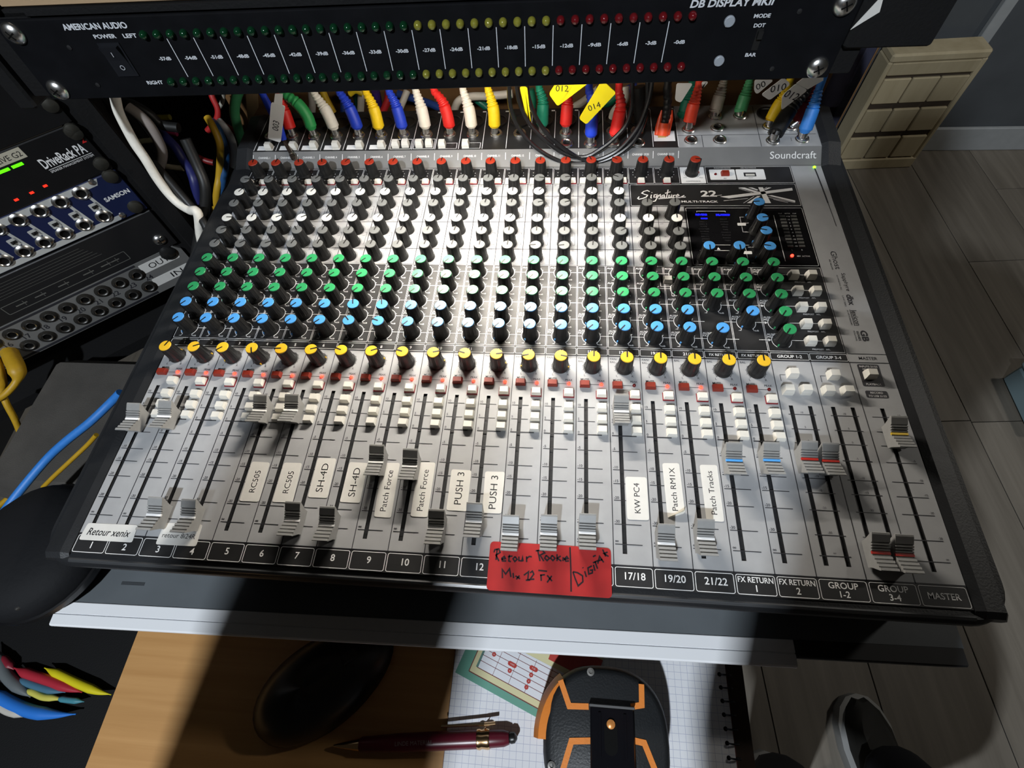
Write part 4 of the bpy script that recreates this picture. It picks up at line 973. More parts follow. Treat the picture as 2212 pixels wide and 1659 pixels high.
for i in range(12):
    for y in (1.47, 1.47-.873):
        o = put('jack_socket', nj_me, np_, (-i*J, y, 0)); put('socket_ring', nr, o)
    nums.text(str(24-i), -i*J+.30, 1.47-.42, .36, z=.006, rot=0, bold=.012)
part('printed_numbers', nums, m_black_print, np_)
for y0, y1, x1, s_ in ((1.32, 1.83, 2.05, 'OUT'), (.40, .88, 2.1, 'IN')):
    o = part('paper_label', MB().prism(rrect(.30, x1, y0, y1, .06), 0, .012), m_label, np_); t = MB(); t.text(s_, 1.15 if s_ == 'OUT' else 1.45, (y0+y1)/2, z=.016, width=.95 if s_ == 'OUT' else .55, height=.30); part('lettering', t, m_ink, o)
put('rack_screw', MB().lathe([(.36, 0), (.34, .10), (.22, .18), (.0001, .19)], 16, caps=False).mesh('rack_screw', mat('screw_black', (.015, .015, .015), .25), True), np_, (1.75, 1.80, 0))

# ---- yellow cables at the numbered patch panel
def cable(name, c, pts, r, label, grp=None, col=None, taper=None):
    base = Vector(pts[-1]) if False else Vector(pts[0]); P = smoothpath([Vector(p)-base for p in pts], 6)
    rr = r if taper is None else [taper(i/(len(P)-1)) for i in range(len(P))]
    m = rubber(c) if col is None else mat('cable_'+col, col, .45)
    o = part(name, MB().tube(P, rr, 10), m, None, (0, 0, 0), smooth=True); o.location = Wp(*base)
    return tag(o, label, 'cable', grp)
def rackpt(x, y, out=0.): return at_plane(x, y, RO+N2*out, N2)
Zc = (0, 640, 4.61)
def zq(pts, outs): return [rackpt(*p, o) for p, o in zip(zm(*Zc, pts), outs)]
C_['yellow2'] = 'b08a18'
cable('patch_cable', 'yellow2', zq([(95, 560), (120, 620), (165, 720), (170, 830), (90, 940), (0, 1010), (-120, 1060)], [.0, .5, 1.2, 1.6, 1.8, 1.8, 1.6]), .2, 'yellow patch cable plugged under number 17 and curling left', 'yellow patch cables', taper=lambda f: .34 if f < .4 else max(.15, .34-(f-.4)*1.6))
cable('patch_cable', 'yellow2', zq([(-70, 640), (-30, 760), (0, 900), (60, 1060), (150, 1230), (215, 1390), (255, 1520), (270, 1659), (250, 1800), (150, 1950), (-60, 2130)], [.3, .9, 1.3, 1.8, 2.2, 2.5, 2.7, 2.8, 2.8, 2.8, 2.8]), .17, 'yellow patch cable hanging down past the rack bottom', 'yellow patch cables', taper=lambda f: .30 if f < .18 else max(.14, .30-(f-.18)*2))
cable('loose_cable', 'skyblue', [at_w(*p, w) for p, w in zip(zm(*Zc, [(1200, 960), (1100, 1060), (900, 1250), (650, 1450), (450, 1640), (150, 2000), (-100, 2350)]), (-1.6, -1.9, -2.2, -2.6, -3, -3.4, -3.8))], .15, 'sky blue cable running along the left of the console')
cable('loose_cable', 'yellow2', [at_w(*p, w) for p, w in zip(zm(*Zc, [(960, 1380), (870, 1480), (690, 1650), (540, 1790), (430, 1900)]), (-2.0, -2.4, -2.8, -3.2, -3.6))], .08, 'thin yellow cable beside the console left cheek')
# white box-like dim cover between rack and console: grey cloth covered speaker
sp_ = thing('grey_covered_cabinet', (-7.0, 5.0, -30), 'dark grey cloth covered cabinet between the rack and console', 'cabinet')
part('cloth_body', MB().bbox(-4.0, 3.95, -2.6, 4.3, -11, 24.6, .7), mat('grey_cloth', (.055, .050, .044), .8, bump=.4, bscale=900, noise=.15), sp_, smooth=True)

# ================================================================== cables behind the console
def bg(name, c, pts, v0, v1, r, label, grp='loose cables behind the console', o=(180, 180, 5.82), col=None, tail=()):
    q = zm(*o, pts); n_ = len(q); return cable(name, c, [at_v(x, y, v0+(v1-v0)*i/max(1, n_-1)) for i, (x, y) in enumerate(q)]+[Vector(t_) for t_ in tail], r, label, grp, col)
bg('loose_cable', 'white', [(360, 60), (400, 185), (440, 350), (540, 560), (650, 760), (780, 950), (920, 1180), (1060, 1370), (1200, 1510), (1340, 1595), (1440, 1640)], 14.5, 12.6, .18, 'thick cream cable sweeping down beside the console left cheek', tail=((-1.75, 12.2, -1.2), (-1.7, 11.5, -3.2), (-1.8, 10.5, -5.0)))
bg('loose_cable', 'grey', [(560, 300), (700, 400), (830, 530), (930, 700), (985, 850), (970, 1000), (900, 1120), (760, 1200)], 16.5, 16.0, .22, 'thick grey cable curving behind the cream one', col='8d8580')
bg('loose_cable', 'grey', [(360, 420), (450, 600), (580, 810), (700, 900)], 17.5, 17, .16, 'thin pinkish cable left of the cream one', col='9a8084')
bg('loose_cable', 'grey', [(470, 760), (500, 820), (620, 980), (760, 1100), (900, 1160)], 15.5, 15, .18, 'pale grey cable crossing under the cream one', col='a09890')
bg('loose_cable', 'yellow', [(1560, 430), (1640, 570), (1720, 800), (1710, 1150), (1680, 1350), (1640, 1700)], 18.5, 16.5, .17, 'yellow cable falling behind the console left cheek', col='b58f22')
bg('loose_cable', 'blue', [(1620, 480), (1700, 590), (1790, 850), (1780, 1050), (1740, 1300), (1700, 1700)], 18.8, 16.7, .18, 'dark blue cable beside the falling yellow one', col='1f4a78')
bg('loose_cable', 'white', [(1700, 470), (1780, 560), (1860, 700), (1900, 880), (1890, 1050)], 19.0, 18.2, .17, 'white cable touching the console left cheek', col='c8c8c8')
bg('loose_cable', 'green2', [(1985, 40), (1930, 160), (1900, 350), (1940, 550), (1985, 700), (2020, 800)], 19.4, 18.9, .22, 'pale green cable hanging behind the console')
bg('loose_cable', 'red', [(1600, 60), (1620, 170), (1690, 330), (1670, 470), (1560, 600)], 20.0, 19.2, .14, 'red cable hanging beside the brown board', col='a02020')
bg('loose_cable', 'red', [(1660, 440), (1760, 520), (1900, 600), (2050, 690)], 19.6, 19.2, .14, 'red cable crossing towards the console back', col='8c1d1a')
bg('loose_cable', 'blue', [(900, 520), (970, 620), (1150, 800), (1260, 980), (1350, 1110), (1400, 1250), (1440, 1500)], 18.0, 16.0, .22, 'dark violet blue cable among the black ones', col='20245c')
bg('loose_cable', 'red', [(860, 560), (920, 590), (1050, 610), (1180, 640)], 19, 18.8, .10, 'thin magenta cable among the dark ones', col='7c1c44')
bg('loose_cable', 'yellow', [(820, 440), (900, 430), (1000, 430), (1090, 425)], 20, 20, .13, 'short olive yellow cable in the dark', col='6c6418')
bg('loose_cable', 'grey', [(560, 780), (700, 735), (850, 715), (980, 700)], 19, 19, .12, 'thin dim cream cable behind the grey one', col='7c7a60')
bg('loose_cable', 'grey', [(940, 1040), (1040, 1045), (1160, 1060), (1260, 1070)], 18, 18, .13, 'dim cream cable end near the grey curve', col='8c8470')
bg('loose_cable', 'grey', [(1690, 330), (1740, 250), (1760, 150), (1770, 40)], 20.4, 20.4, .10, 'thin pale cable in front of the brown board', col='b0aca0')
bg('loose_cable', 'black', [(1280, 700), (1440, 1050), (1530, 1300), (1520, 1600), (1480, 1800), (1430, 2050), (1400, 2250)], 14.5, 12.0, .2, 'matt black cable hanging beside the console left cheek')
bg('loose_cable', 'black', [(880, 1000), (1060, 1200), (1230, 1400), (1420, 1620), (1520, 1760), (1600, 1950), (1650, 2150)], 14, 11.6, .16, 'thin black cable lying along the cream one')
bg('loose_cable', 'black', [(420, 250), (600, 260), (820, 380), (980, 520), (1200, 560)], 17, 17, .2, 'black cable arching over the grey curve')
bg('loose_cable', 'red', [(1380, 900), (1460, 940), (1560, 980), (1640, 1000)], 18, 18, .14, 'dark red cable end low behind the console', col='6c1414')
# wider bundle seen between the plugs
def bg2(c, pts, v0, v1, r, label, col=None): return bg('loose_cable', c, pts, v0, v1, r, label, o=(500, 0, 3.95), col=col)
bg2('grey', [(440, 820), (520, 870), (600, 960)], 19.2, 19.2, .16, 'cream cable seen behind the green plug', col='c4beb0')
bg2('grey', [(680, 780), (690, 900), (680, 1000)], 19.5, 19.2, .16, 'grey cable seen behind the cream plug', col='9a9690')
bg2('yellow', [(770, 760), (810, 850), (870, 960)], 18.9, 18.7, .15, 'yellow cable seen right of the cream plug', col='c2a01c')
bg2('blue', [(930, 780), (960, 870), (960, 960)], 19.6, 19.2, .18, 'dark blue cable seen left of the yellow plug', col='1c3a80')
bg2('grey', [(1110, 760), (1105, 850), (1100, 960)], 19.4, 19.2, .16, 'pale grey cable beside the yellow plug', col='b4b0a8')
bg2('teal', [(1040, 780), (1075, 860), (1070, 960)], 20, 20, .16, 'dark teal cable beside the yellow plug', col='105048')
bg2('red', [(1340, 760), (1330, 860), (1290, 960)], 19.6, 19.2, .16, 'red cable seen left of the second blue plug', col='a41c24')
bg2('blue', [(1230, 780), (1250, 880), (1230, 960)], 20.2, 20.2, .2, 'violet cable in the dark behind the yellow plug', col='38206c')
bg2('grey', [(1500, 770), (1470, 850), (1430, 940)], 19.6, 19.2, .15, 'pale cable seen right of the second blue plug', col='b0aca4')
bg2('blue', [(1420, 800), (1550, 840), (1680, 880), (1800, 930)], 20.4, 19.8, .17, 'blue cable running behind the white plugs', col='24428c')
bg2('grey', [(1900, 940), (1940, 860), (2040, 825), (2200, 820), (2400, 800)], 19.6, 19.6, .17, 'white cable arching behind the yellow plug', col='cfcac0')
bg2('teal', [(2080, 840), (2180, 920), (2260, 980)], 20, 19.6, .16, 'teal cable low behind the white arch', col='10705c')
bg2('yellow', [(1010, 800), (1060, 770), (1120, 800)], 18.9, 18.9, .13, 'short yellow cable loop beside the yellow plug', col='d8bc20')
def bg3(c, pts, v0, v1, r, label, col=None): return bg('loose_cable', c, pts, v0, v1, r, label, o=(1040, 0, 3.95), col=col)
bg3('grey', [(760, 930), (850, 880), (930, 820), (1000, 760)], 19.4, 19.4, .17, 'pale cable sloping behind the tag marked 014', col='b8b2a4')
bg3('grey', [(1225, 740), (1220, 850), (1130, 960), (1110, 1080)], 18.6, 18.0, .17, 'white cable close behind the red plug', col='d2ccc0')
bg3('teal', [(1040, 900), (1110, 860), (1180, 790)], 19.4, 19.4, .18, 'green cable behind the red plug', col='147a5a')
bg3('blue', [(1180, 800), (1260, 760), (1330, 740)], 19.8, 19.8, .18, 'dark blue cable behind the coil', col='1c2c68')
bg3('black', [(1340, 740), (1350, 850), (1360, 1000), (1370, 1100)], 18.0, 17.6, .26, 'thick black cable between the coil and orange plug')
bg3('teal', [(420, 760), (440, 860), (430, 960)], 19.2, 19.0, .16, 'teal cable behind the coil left side', col='106a50')
# brown board behind the console
woodmat('brown_board', (.10, .050, .018), (.20, .105, .04), (2, 14, 14), .6)
bk_ = thing('dark_backing', (-8.0, 24.6, FLOOR), 'black board added to darken the background behind the loose cables', 'board'); part('board', MB().bbox(-7.5, 4.4, 0, .6, 0, 52, .08), m_case, bk_)  # black board is added; it stands in for the dark behind the cables
nvb = thing('navy_side_post', (25.05, 19.1, FLOOR), 'dark navy post standing beside the console right rear corner', 'post'); part('board', MB().bbox(-.2, .2, 0, 1.7, 0, 46.5, .05), mat('case_navy', (.020, .021, .042), .7), nvb)
bo = thing('brown_board', (12, 21.2, -3), 'brown wooden board standing behind the cables', 'board'); part('board', MB().bbox(-15.5, 14.5, 0, .6, 0, 9.5, .08), MATS['brown_board'], bo)
bc = thing('cardboard_piece', at_v(545, 250, 20.2), 'torn tan cardboard piece behind the pale green cable', 'cardboard')
cpz = MB(); c0 = at_v(545, 250, 20.2); q = [at_v(x, y, 20.2)-c0 for x, y in zm(460, 200, 7.373, [(520, -60), (700, -60), (715, 250), (570, 520), (545, 380)])]; cpz.add([(p.x, p.y+d, p.z) for d in (0, .12) for p in q], [(0, 1, 2, 3, 4), (9, 8, 7, 6, 5)]+[(i, (i+1) % 5, 5+(i+1) % 5, 5+i) for i in range(5)]); part('sheet', cpz, mat('cardboard', (.30, .20, .10), .8, noise=.15), bc)

# ================================================================== shelf, desk and what lies on it
yaw = math.radians(1.0)
sh = thing('console_shelf', (11.3, -1.75, -3.0), 'grey laminate shelf with aluminium front edge carrying the console', 'shelf')
sh.rotation_euler = (0, 0, yaw)
m_lam = mat('grey_laminate', (.105, .118, .128), .42, noise=.08, nscale=25, bump=.05)
m_alum = mat('aluminium', (.84, .85, .87), .35, 0)
part('board', MB().box(-13.7, 13.75, .36, 21.5, -.75, -.002), m_lam, sh)
ap = MB(); xs = (-13.75, 9.1)
prof = [(.36, -.75), (.36, .02), (.345, .03), (.03, .03), (.02, -.012), (-.005, -.012), (-.015, .03), (-.30, .02), (-.345, -.02), (-.36, -.10), (-.34, -.20), (-.25, -.28), (-.20, -.75)]
n = len(prof); vs = [(x, a, b) for x in xs for a, b in prof]; ap.add(vs, [(i, (i+1) % n, n+(i+1) % n, n+i) for i in range(n)]+[tuple(range(n)), tuple(range(2*n-1, n-1, -1))])
part('aluminium_edge', ap, m_alum, sh)
part('edge_end_block', MB().bbox(9.1, 13.75, -.1, .4, -.75, .01, .05), mat('end_block', (.012, .012, .013), .6), sh)
part('worn_mark', MB().box(-11.9, -11.1, .95, 1.05, 0, .006), mat('mark_dark', (.035, .04, .045), .6), sh)

DESK = -7.45
woodmat('desk_wood', (.54, .275, .092), (.66, .36, .135), (4, 110, 110), .45, .03)
dk = thing('desk', (8.7, 2.0, FLOOR), 'light brown wooden desk below the console shelf', 'desk')
hh = DESK-FLOOR
part('top', MB().bbox(-11.55, 11.6, -14.0, 17.0, hh-1.2, hh, .06), MATS['desk_wood'], dk)
part('shade_strip', MB().box(11.05, 11.62, -13.9, 16.9, hh-1.1, hh+.02), mat('shade_brown', (.03, .016, .009), .5), dk)  # dark strip paints the shade along the desk's right edge
for x in (-10.9, 10.4):
    for y in (-13, 15.5): part('leg', MB().box(x-.6, x+.6, y-.6, y+.6, 0, hh-1.2), mat('desk_leg', (.03, .03, .03), .5), dk)
for x in (-12.3, 12.9):   # posts carrying the shelf
    part('shelf_support', MB().box(x-.25+2.6, x+.25+2.6, 2.0, 18.5, hh-.3, hh+3.68), mat('support', (.02, .02, .02), .6), dk) if False else None
for x in (-9.5, 10.6): part('shelf_support', MB().box(x-.25, x+.25, 1.0, 16.5, hh, hh+3.68), mat('support', (.02, .02, .02), .6), dk)

# spiral notebook
nb = thing('spiral_notebook', (14.9, -3.6, DESK), 'squared spiral notebook with white pages lying on the desk', 'notebook')
def gridmat():
    m = bpy.data.materials.new('squared_paper'); m.use_nodes = True; nt = m.node_tree; b = nt.nodes['Principled BSDF']; b.inputs['Roughness'].default_value = .7
    tc = nt.nodes.new('ShaderNodeTexCoord'); br_ = nt.nodes.new('ShaderNodeTexBrick'); mp = nt.nodes.new('ShaderNodeMapping')
    nt.links.new(tc.outputs['Object'], mp.inputs['Vector']); nt.links.new(mp.outputs['Vector'], br_.inputs['Vector'])
    br_.offset = 0.; br_.inputs['Scale'].default_value = 1.0; br_.inputs['Brick Width'].default_value = .005; br_.inputs['Row Height'].default_value = .005; br_.inputs['Mortar Size'].default_value = .00016; br_.inputs['Mortar Smooth'].default_value = .3
    br_.inputs['Color1'].default_value = (.74, .75, .78, 1); br_.inputs['Color2'].default_value = (.74, .75, .78, 1); br_.inputs['Mortar'].default_value = (.42, .44, .56, 1)
    nt.links.new(br_.outputs['Color'], b.inputs['Base Color']); return m
m_grid = gridmat()
part('pages', MB().bbox(-4.95, 4.75, -5.6, 3.0, .03, .26, .02), m_grid, nb); part('cover', MB().box(-5.0, 4.85, -5.7, 3.1, 0, .03), mat('cover_card', (.10, .03, .03), .6), nb)
ringm = MB(); ringm.tube([(.18*math.cos(a), 0, .24+.20*math.sin(a)) for a in [math.radians(x) for x in range(-60, 250, 25)]], .03, 6); ring_me = ringm.mesh('wire_ring', mat('wire_dark', (.03, .03, .035), .35, .6), True)
hole_me = MB().lathe([(.07, 0), (.07, .004)], 12).mesh('punched_hole', m_hole)
for i in range(20):
    y = 2.6-i*.40; put('wire_ring', ring_me, nb, (4.72, y, .02)); put('punched_hole', hole_me, nb, (4.52, y, .26))
# loose sheet under the pen
# guitar chord card
card = thing('chord_card', (10.03, -2.79, DESK+.30), 'green edged card with a fret diagram of red dots', 'card')
ca = math.atan2(-3.89+2.76, 12.98-10.03); card.rotation_euler = (0, 0, ca)
part('sheet', MB().box(0, 4.7, 0, 3.2, -.02, 0), mat('card_green', (.12, .33, .25), .5), card)
m_cream = mat('card_cream', (.66, .62, .36), .5)
inv = Matrix.Rotation(-ca, 3, 'Z')
def cl_(p): return tuple((inv @ (Vector((p[0], p[1], 0))-Vector((10.03, -2.79, 0))))[:2])
fr = MB(); x0, y0 = cl_((10.53, -2.71)); fr.rect(x0, 4.7, y0, 2.9, .004); part('cream_border', fr, m_cream, card)
fr = MB(); x1, y1 = cl_((10.82, -2.57)); fr.rect(x1-.05, 4.7, y1, y1+1.15, .008); part('fret_field', fr, mat('card_white', (.72, .74, .78), .5), card)
fr = MB(); fr.rect(x1-.05, x1+.03, y1, y1+1.15, .010); part('nut_bar', fr, mat('card_bar', (.09, .20, .17), .5), card)
m_dkred = mat('card_line', (.16, .02, .02), .5)
fr = MB(); fr.line(x0, y0, 4.7, y0, .03, .010); fr.line(x0, y0, x0, 2.9, .03, .010); fr.line(x1, y1, 4.7, y1, .025, .010)
for k in range(1, 6): fr.line(x1, y1+.20*k+.05, 4.7, y1+.20*k+.05, .018, .010)
for k in range(5): fr.line(x1+.62+.63*k, y1, x1+.62+.63*k, y1+1.1, .014, .010)
part('printed_lines', fr, m_dkred, card)
dots = MB(); dt = MB()
for p, t_, wd_ in (((11.40, -2.12), '15', 0), ((12.09, -2.40), '4 (b7)', .16), ((12.01, -2.60), '8', 0), ((12.87, -2.48), '9 (2)', .14), ((12.79, -2.68), '12', 0), ((12.71, -2.88), '4', 0), ((12.64, -3.07), '1', 0)):
    a, b = cl_(p); dots.prism(rrect(a-.075-wd_*.6, a+.075+wd_*.6, b-.075, b+.075, .074, 5), .010, .013); dt.text(t_, a, b, .065, z=.016)
dots.rect(2.9, 4.7, y1+1.32, 2.6, .012)
part('red_dots', dots, mat('card_red', (.42, .03, .02), .5), card); part('dot_numbers', dt, m_white_print, card)

# tape measure
TP = Vector((15.25, -4.3, DESK+.26))
tm = thing('tape_measure', TP, 'round black and orange tape measure with a belt clip on notebook', 'tape measure')
m_tb = mat('tape_black', (.016, .018, .020), .5, bump=.25, bscale=700); m_or = mat('tape_orange', (.78, .235, .03), .48, bump=.1, bscale=600); m_gl = mat('clip_gloss', (.006, .006, .008), .12)
hT = 1.95
def blob(r, n=48, sq=2.5): return [(r*abs(math.cos(a))**(2/sq)*math.copysign(1, math.cos(a)), r*abs(math.sin(a))**(2/sq)*math.copysign(1, math.sin(a))) for a in [2*math.pi*i/n for i in range(n)]]
bd = MB(); lv = [(1.85, 0), (1.95, .15), (1.95, hT-.35), (1.86, hT-.12), (1.70, hT)]
vs = []; fs = []; n = 48
for r, z in lv: vs += [(x, y*1.06, z) for x, y in blob(r)]
for k in range(len(lv)-1):
    for i in range(n): j = (i+1) % n; fs.append((k*n+i, k*n+j, (k+1)*n+j, (k+1)*n+i))
fs += [tuple(range(n-1, -1, -1)), tuple(range((len(lv)-1)*n, len(lv)*n))]; bd.add(vs, fs); part('body', bd, m_tb, tm, smooth=True)
og = MB(); gp = [Vector((1.93*math.cos(math.radians(a))-.16, 2.05*math.sin(math.radians(a)), 0)) for a in range(128, 186, 6)]
vs = []; fs = []
for p in gp:
    d = Vector((p.x, p.y, 0)).normalized()
    vs += [p-d*.3+Vector((0, 0, .1)), p+d*.17+Vector((0, 0, .1)), p+d*.17+Vector((0, 0, hT-.55)), p+d*.02+Vector((0, 0, hT-.16)), p-d*.22+Vector((0, 0, hT-.08))]
for i in range(len(gp)-1):
    for j in range(5): fs.append((i*5+j, i*5+(j+1) % 5, i*5+5+(j+1) % 5, i*5+5+j))
fs += [tuple(range(4, -1, -1)), tuple(range((len(gp)-1)*5, len(gp)*5))]; og.add(vs, fs); part('side_grip', og, m_or, tm, smooth=True)
def T2(p): q = Vector((p[0], p[1], 0))-TP; return (q.x, q.y)
for st in ([(13.80, -2.74), (14.09, -3.43), (14.70, -3.40)], [(16.38, -2.67), (16.36, -3.24), (16.02, -3.31)], [(14.82, -4.28), (14.17, -4.34), (13.88, -5.2), (14.1, -5.9)], [(16.04, -4.18), (16.38, -4.22), (16.72, -5.0), (16.5, -5.8)]):
    P = [T2(p) for p in st]; lines = MB(); b = MB(); b.ribbon(P, .17, hT+.02); lines.add(b.v, b.f); b2 = MB(); b2.ribbon(P, .17, hT-.06); lines.add([v for v in b2.v], [f[::-1] for f in b2.f])
    m_ = len(P)
    for i in range(m_-1):
        for sd in (0, 1): lines.quad(b.v[2*i+sd], b.v[2*i+2+sd], b2.v[2*i+2+sd], b2.v[2*i+sd])
    part('orange_line', lines, m_or, tm)
cx0, cx1 = T2((14.74, 0))[0], T2((16.08, 0))[0]; cy1 = T2((0, -3.36))[1]
cp_ = MB(); cp_.bbox(cx0, cx1, cy1-2.2, cy1, hT+.02, hT+.20, .05); cp_.box(cx0+.25, cx0+.32, cy1-1.3, cy1-.15, hT+.20, hT+.24); cp_.box(cx1-.32, cx1-.25, cy1-1.3, cy1-.15, hT+.20, hT+.24); part('belt_clip', cp_, m_gl, tm)
part('clip_root', MB().bbox(cx0-.03, cx1+.03, cy1-.02, cy1+.06, hT-.02, hT+.24, .02), mat('clip_edge', (.12, .12, .12), .4), tm)
sx_, sy_ = T2((15.36, -3.80)); part('clip_slot', MB().prism([(sx_+.2*math.cos(a), sy_-.35+(.25 if math.sin(a) > 0 else -.25)+.2*math.sin(a)) for a in [2*math.pi*i/20 for i in range(20)]], hT+.2, hT+.205), m_hole, tm)
part('orange_screw', MB().lathe([(.13, 0), (.13, .06), (.08, .09), (.0001, .095)], 14, (sx_, sy_, hT+.2), caps=False), mat('screw_orange', (.75, .30, .08), .3, .3), tm, smooth=True)
for p in ((14.77, -2.44), (13.58, -5.0), (16.7, -5.3)):
    x_, y_ = T2(p); part('case_screw', MB().lathe([(.12, 0), (.12, .04), (.06, .045), (.06, .01), (.0001, .01)], 14, (x_, y_, hT-.02), caps=False), mat('screw_steel', (.35, .34, .32), .35, .9), tm, smooth=True)
# pen
p0 = Vector((6.07, -5.28, DESK+.28)); p1 = Vector((12.42, -4.54, DESK+.56)); dv_ = (p1-p0); Lp = dv_.length; d = dv_/Lp
pn = thing('ballpoint_pen', p0, 'burgundy ballpoint pen with gold trim and black stylus tip', 'pen')
m_bur = mat('burgundy', (.10, .008, .018), .32); m_gold = mat('gold', (.80, .52, .28), .18, 1.0)
part('barrel', MB().tube([d*.9, d*1.0, d*2.4, d*(Lp-1.35)], [.17, .23, .28, .28], 16), m_bur, pn, smooth=True)
part('tip', MB().tube([d*0, d*.12, d*.95], [.03, .06, .20], 12), m_gold, pn, smooth=True)
part('ring', MB().tube([d*(Lp-1.36), d*(Lp-1.28), d*(Lp-1.2), d*(Lp-1.0), d*(Lp-.93)], [.30, .315, .285, .315, .30], 16), m_gold, pn, smooth=True)
part('cap', MB().tube([d*(Lp-.95), d*(Lp-.45), d*(Lp-.27)], [.27, .25, .19], 16), m_bur, pn, smooth=True)
part('stylus_tip', MB().tube([d*(Lp-.3), d*(Lp-.2), d*(Lp-.08), d*Lp], [.13, .18, .16, .05], 14), mat('stylus_rubber', (.008, .008, .008), .35), pn, smooth=True)
sdv = Vector((-d.y, d.x, 0)).normalized()
part('clip', MB().tube([d*(Lp-1.1)+sdv*.28+Vector((0, 0, .05)), d*(Lp-1.0)+sdv*.42+Vector((0, 0, .12)), d*(Lp-2.6)+sdv*.42+Vector((0, 0, .06))], .05, 8).tube([d*(Lp-1.1)+sdv*.42+Vector((0, 0, .12)), d*(Lp-.72)+sdv*.44+Vector((0, 0, .12))], .055, 8), m_gold, pn, smooth=True)
t = MB(); t.text('LINDE MATERIAL', 0, 0, width=1.3, height=.12); q = MB(); q.add([d*(2.9+x)+sdv*(y)+Vector((0, 0, .285)) for x, y, _ in t.v], t.f); part('lettering', q, mat('pen_print', (.25, .2, .2), .5), pn)
# mouse
ms_ = thing('computer_mouse', (5.3, -3.4, DESK+.02), 'black computer mouse in the shadow on the desk', 'mouse'); ms_.rotation_euler = (0, 0, math.radians(-52))
mm = MB(); n = 32; lv = [(1.0, 0), (1.06, .25), (1.0, .6), (.86, 1.0), (.62, 1.35), (.32, 1.55), (.0001, 1.6)]; vs = []; fs = []
for f_, z in lv:
    for i in range(n):
        a = 2*math.pi*i/n; x = 1.45*f_*math.cos(a)*(1-.08*math.sin(a)); y_ = 2.55*f_*math.sin(a)+(.25*(1-f_)*-1.2)
        vs.append((x, y_, z*(1-.12*math.sin(a))))
for k in range(len(lv)-1):
    for i in range(n): j = (i+1) % n; fs.append((k*n+i, k*n+j, (k+1)*n+j, (k+1)*n+i))
fs.append(tuple(range(n-1, -1, -1))); mm.add(vs, fs); part('shell', mm, mat('mouse_black', (.008, .008, .009), .35), ms_, smooth=True)
part('wheel', MB().tube([(-.14, 1.35, 1.28), (.14, 1.35, 1.28)], .28, 16), mat('wheel_rubber', (.02, .02, .02), .6), ms_, smooth=True)

# round black case over the shelf's left end, flight case and cables below it
BC = Vector((-3.3, -.2, -3.0))
bg_o = thing('round_black_case', BC, 'round black padded case with white lettering beside the console corner', 'case')
bm_ = MB(); bm_.lathe([(1.75, .02), (2.05, .25), (2.18, .7), (2.1, 1.05), (1.8, 1.35), (1.2, 1.55), (.5, 1.63), (.0001, 1.64)], 36, caps=False); bm_.lathe([(.0001, .02), (1.75, .02)], 36, caps=False)
part('padding', bm_, mat('bag_leather', (.005, .0055, .007), .75, spec=.25, bump=.2, bscale=300), bg_o, smooth=True)
bd_ = MB(); bd_.lathe([(2.12, .45), (2.24, .5), (2.24, .72), (2.12, .76)], 36, caps=False); part('band', bd_, mat('band_black', (.006, .006, .007), .25), bg_o, smooth=True)
t = MB(); t.text('- IDE', 0, 0, width=.9, height=.16); q = MB(); q.add([(2.26*math.sin(-.35+x/2.26), -2.26*math.cos(-.35+x/2.26), .61+y) for x, y, _ in t.v], t.f); part('lettering', q, m_white_print, bg_o)
part('stud', MB().lathe([(.08, 0), (.06, .05), (.0001, .06)], 10, (.75, -1.75, 1.2), caps=False), m_chrome, bg_o, smooth=True)
bcs = thing('black_flight_case', (-13.0, -4.5, FLOOR), 'black flight case standing left of the desk', 'case')
part('body', MB().bbox(-16, 9.8, -13, 6.2, 0, 22, .4), m_case, bcs); part('lid_edge', MB().bbox(-16.1, 9.9, -13.1, 6.3, 19.4, 19.9, .1), mat('edge_alu', (.05, .05, .05), .4, .5), bcs)
Zl = (0, 1240, 3.95); top_w = FLOOR+22+.35
for c, pts, r, lab_, col in (('yellow', [(380, 800), (500, 855), (660, 930), (830, 1000), (950, 1030)], .30, 'bright yellow cable on top of the flight case bundle', 'e6d820'), ('red', [(120, 800), (240, 850), (420, 910), (590, 975), (700, 1010)], .34, 'crimson cable below the bright yellow one', 'b82c3c'),
        ('blue', [(150, 890), (240, 930), (430, 990), (560, 1010)], .26, 'grey blue cable below the crimson one', '4a7690'), ('yellow', [(200, 985), (280, 1010), (370, 1050), (470, 1060), (560, 1075)], .22, 'pale yellow cable in the middle of the bundle', 'd8d060'),
        ('skyblue', [(-120, 960), (0, 1050), (150, 1130), (300, 1180), (480, 1200), (650, 1195)], .42, 'thick sky blue cable on the flight case', '2f7fe0'), ('white', [(-60, 1060), (0, 1110), (80, 1160), (190, 1190), (280, 1210)], .34, 'white cable under the thick sky blue one', 'cfcac0'),
        ('grey', [(-60, 620), (0, 750), (70, 880), (190, 990), (260, 1050)], .40, 'thick grey cable at the left of the bundle', '6c7274'), ('blue', [(480, 1060), (560, 1072), (650, 1082), (720, 1090)], .2, 'short teal blue cable in the bundle', '4a90a0'), ('red', [(0, 690), (70, 770), (120, 815)], .3, 'dark crimson cable behind the thick grey one', '8c2434')):
    cable('bundle_cable', c, [at_w(x, y, top_w+r*.3) for x, y in zm(*Zl, pts)], r, lab_, 'cables on the flight case', col, taper=lambda f, r=r: r*.8*max(.12, min(1, f*5, (1-f)*3)))

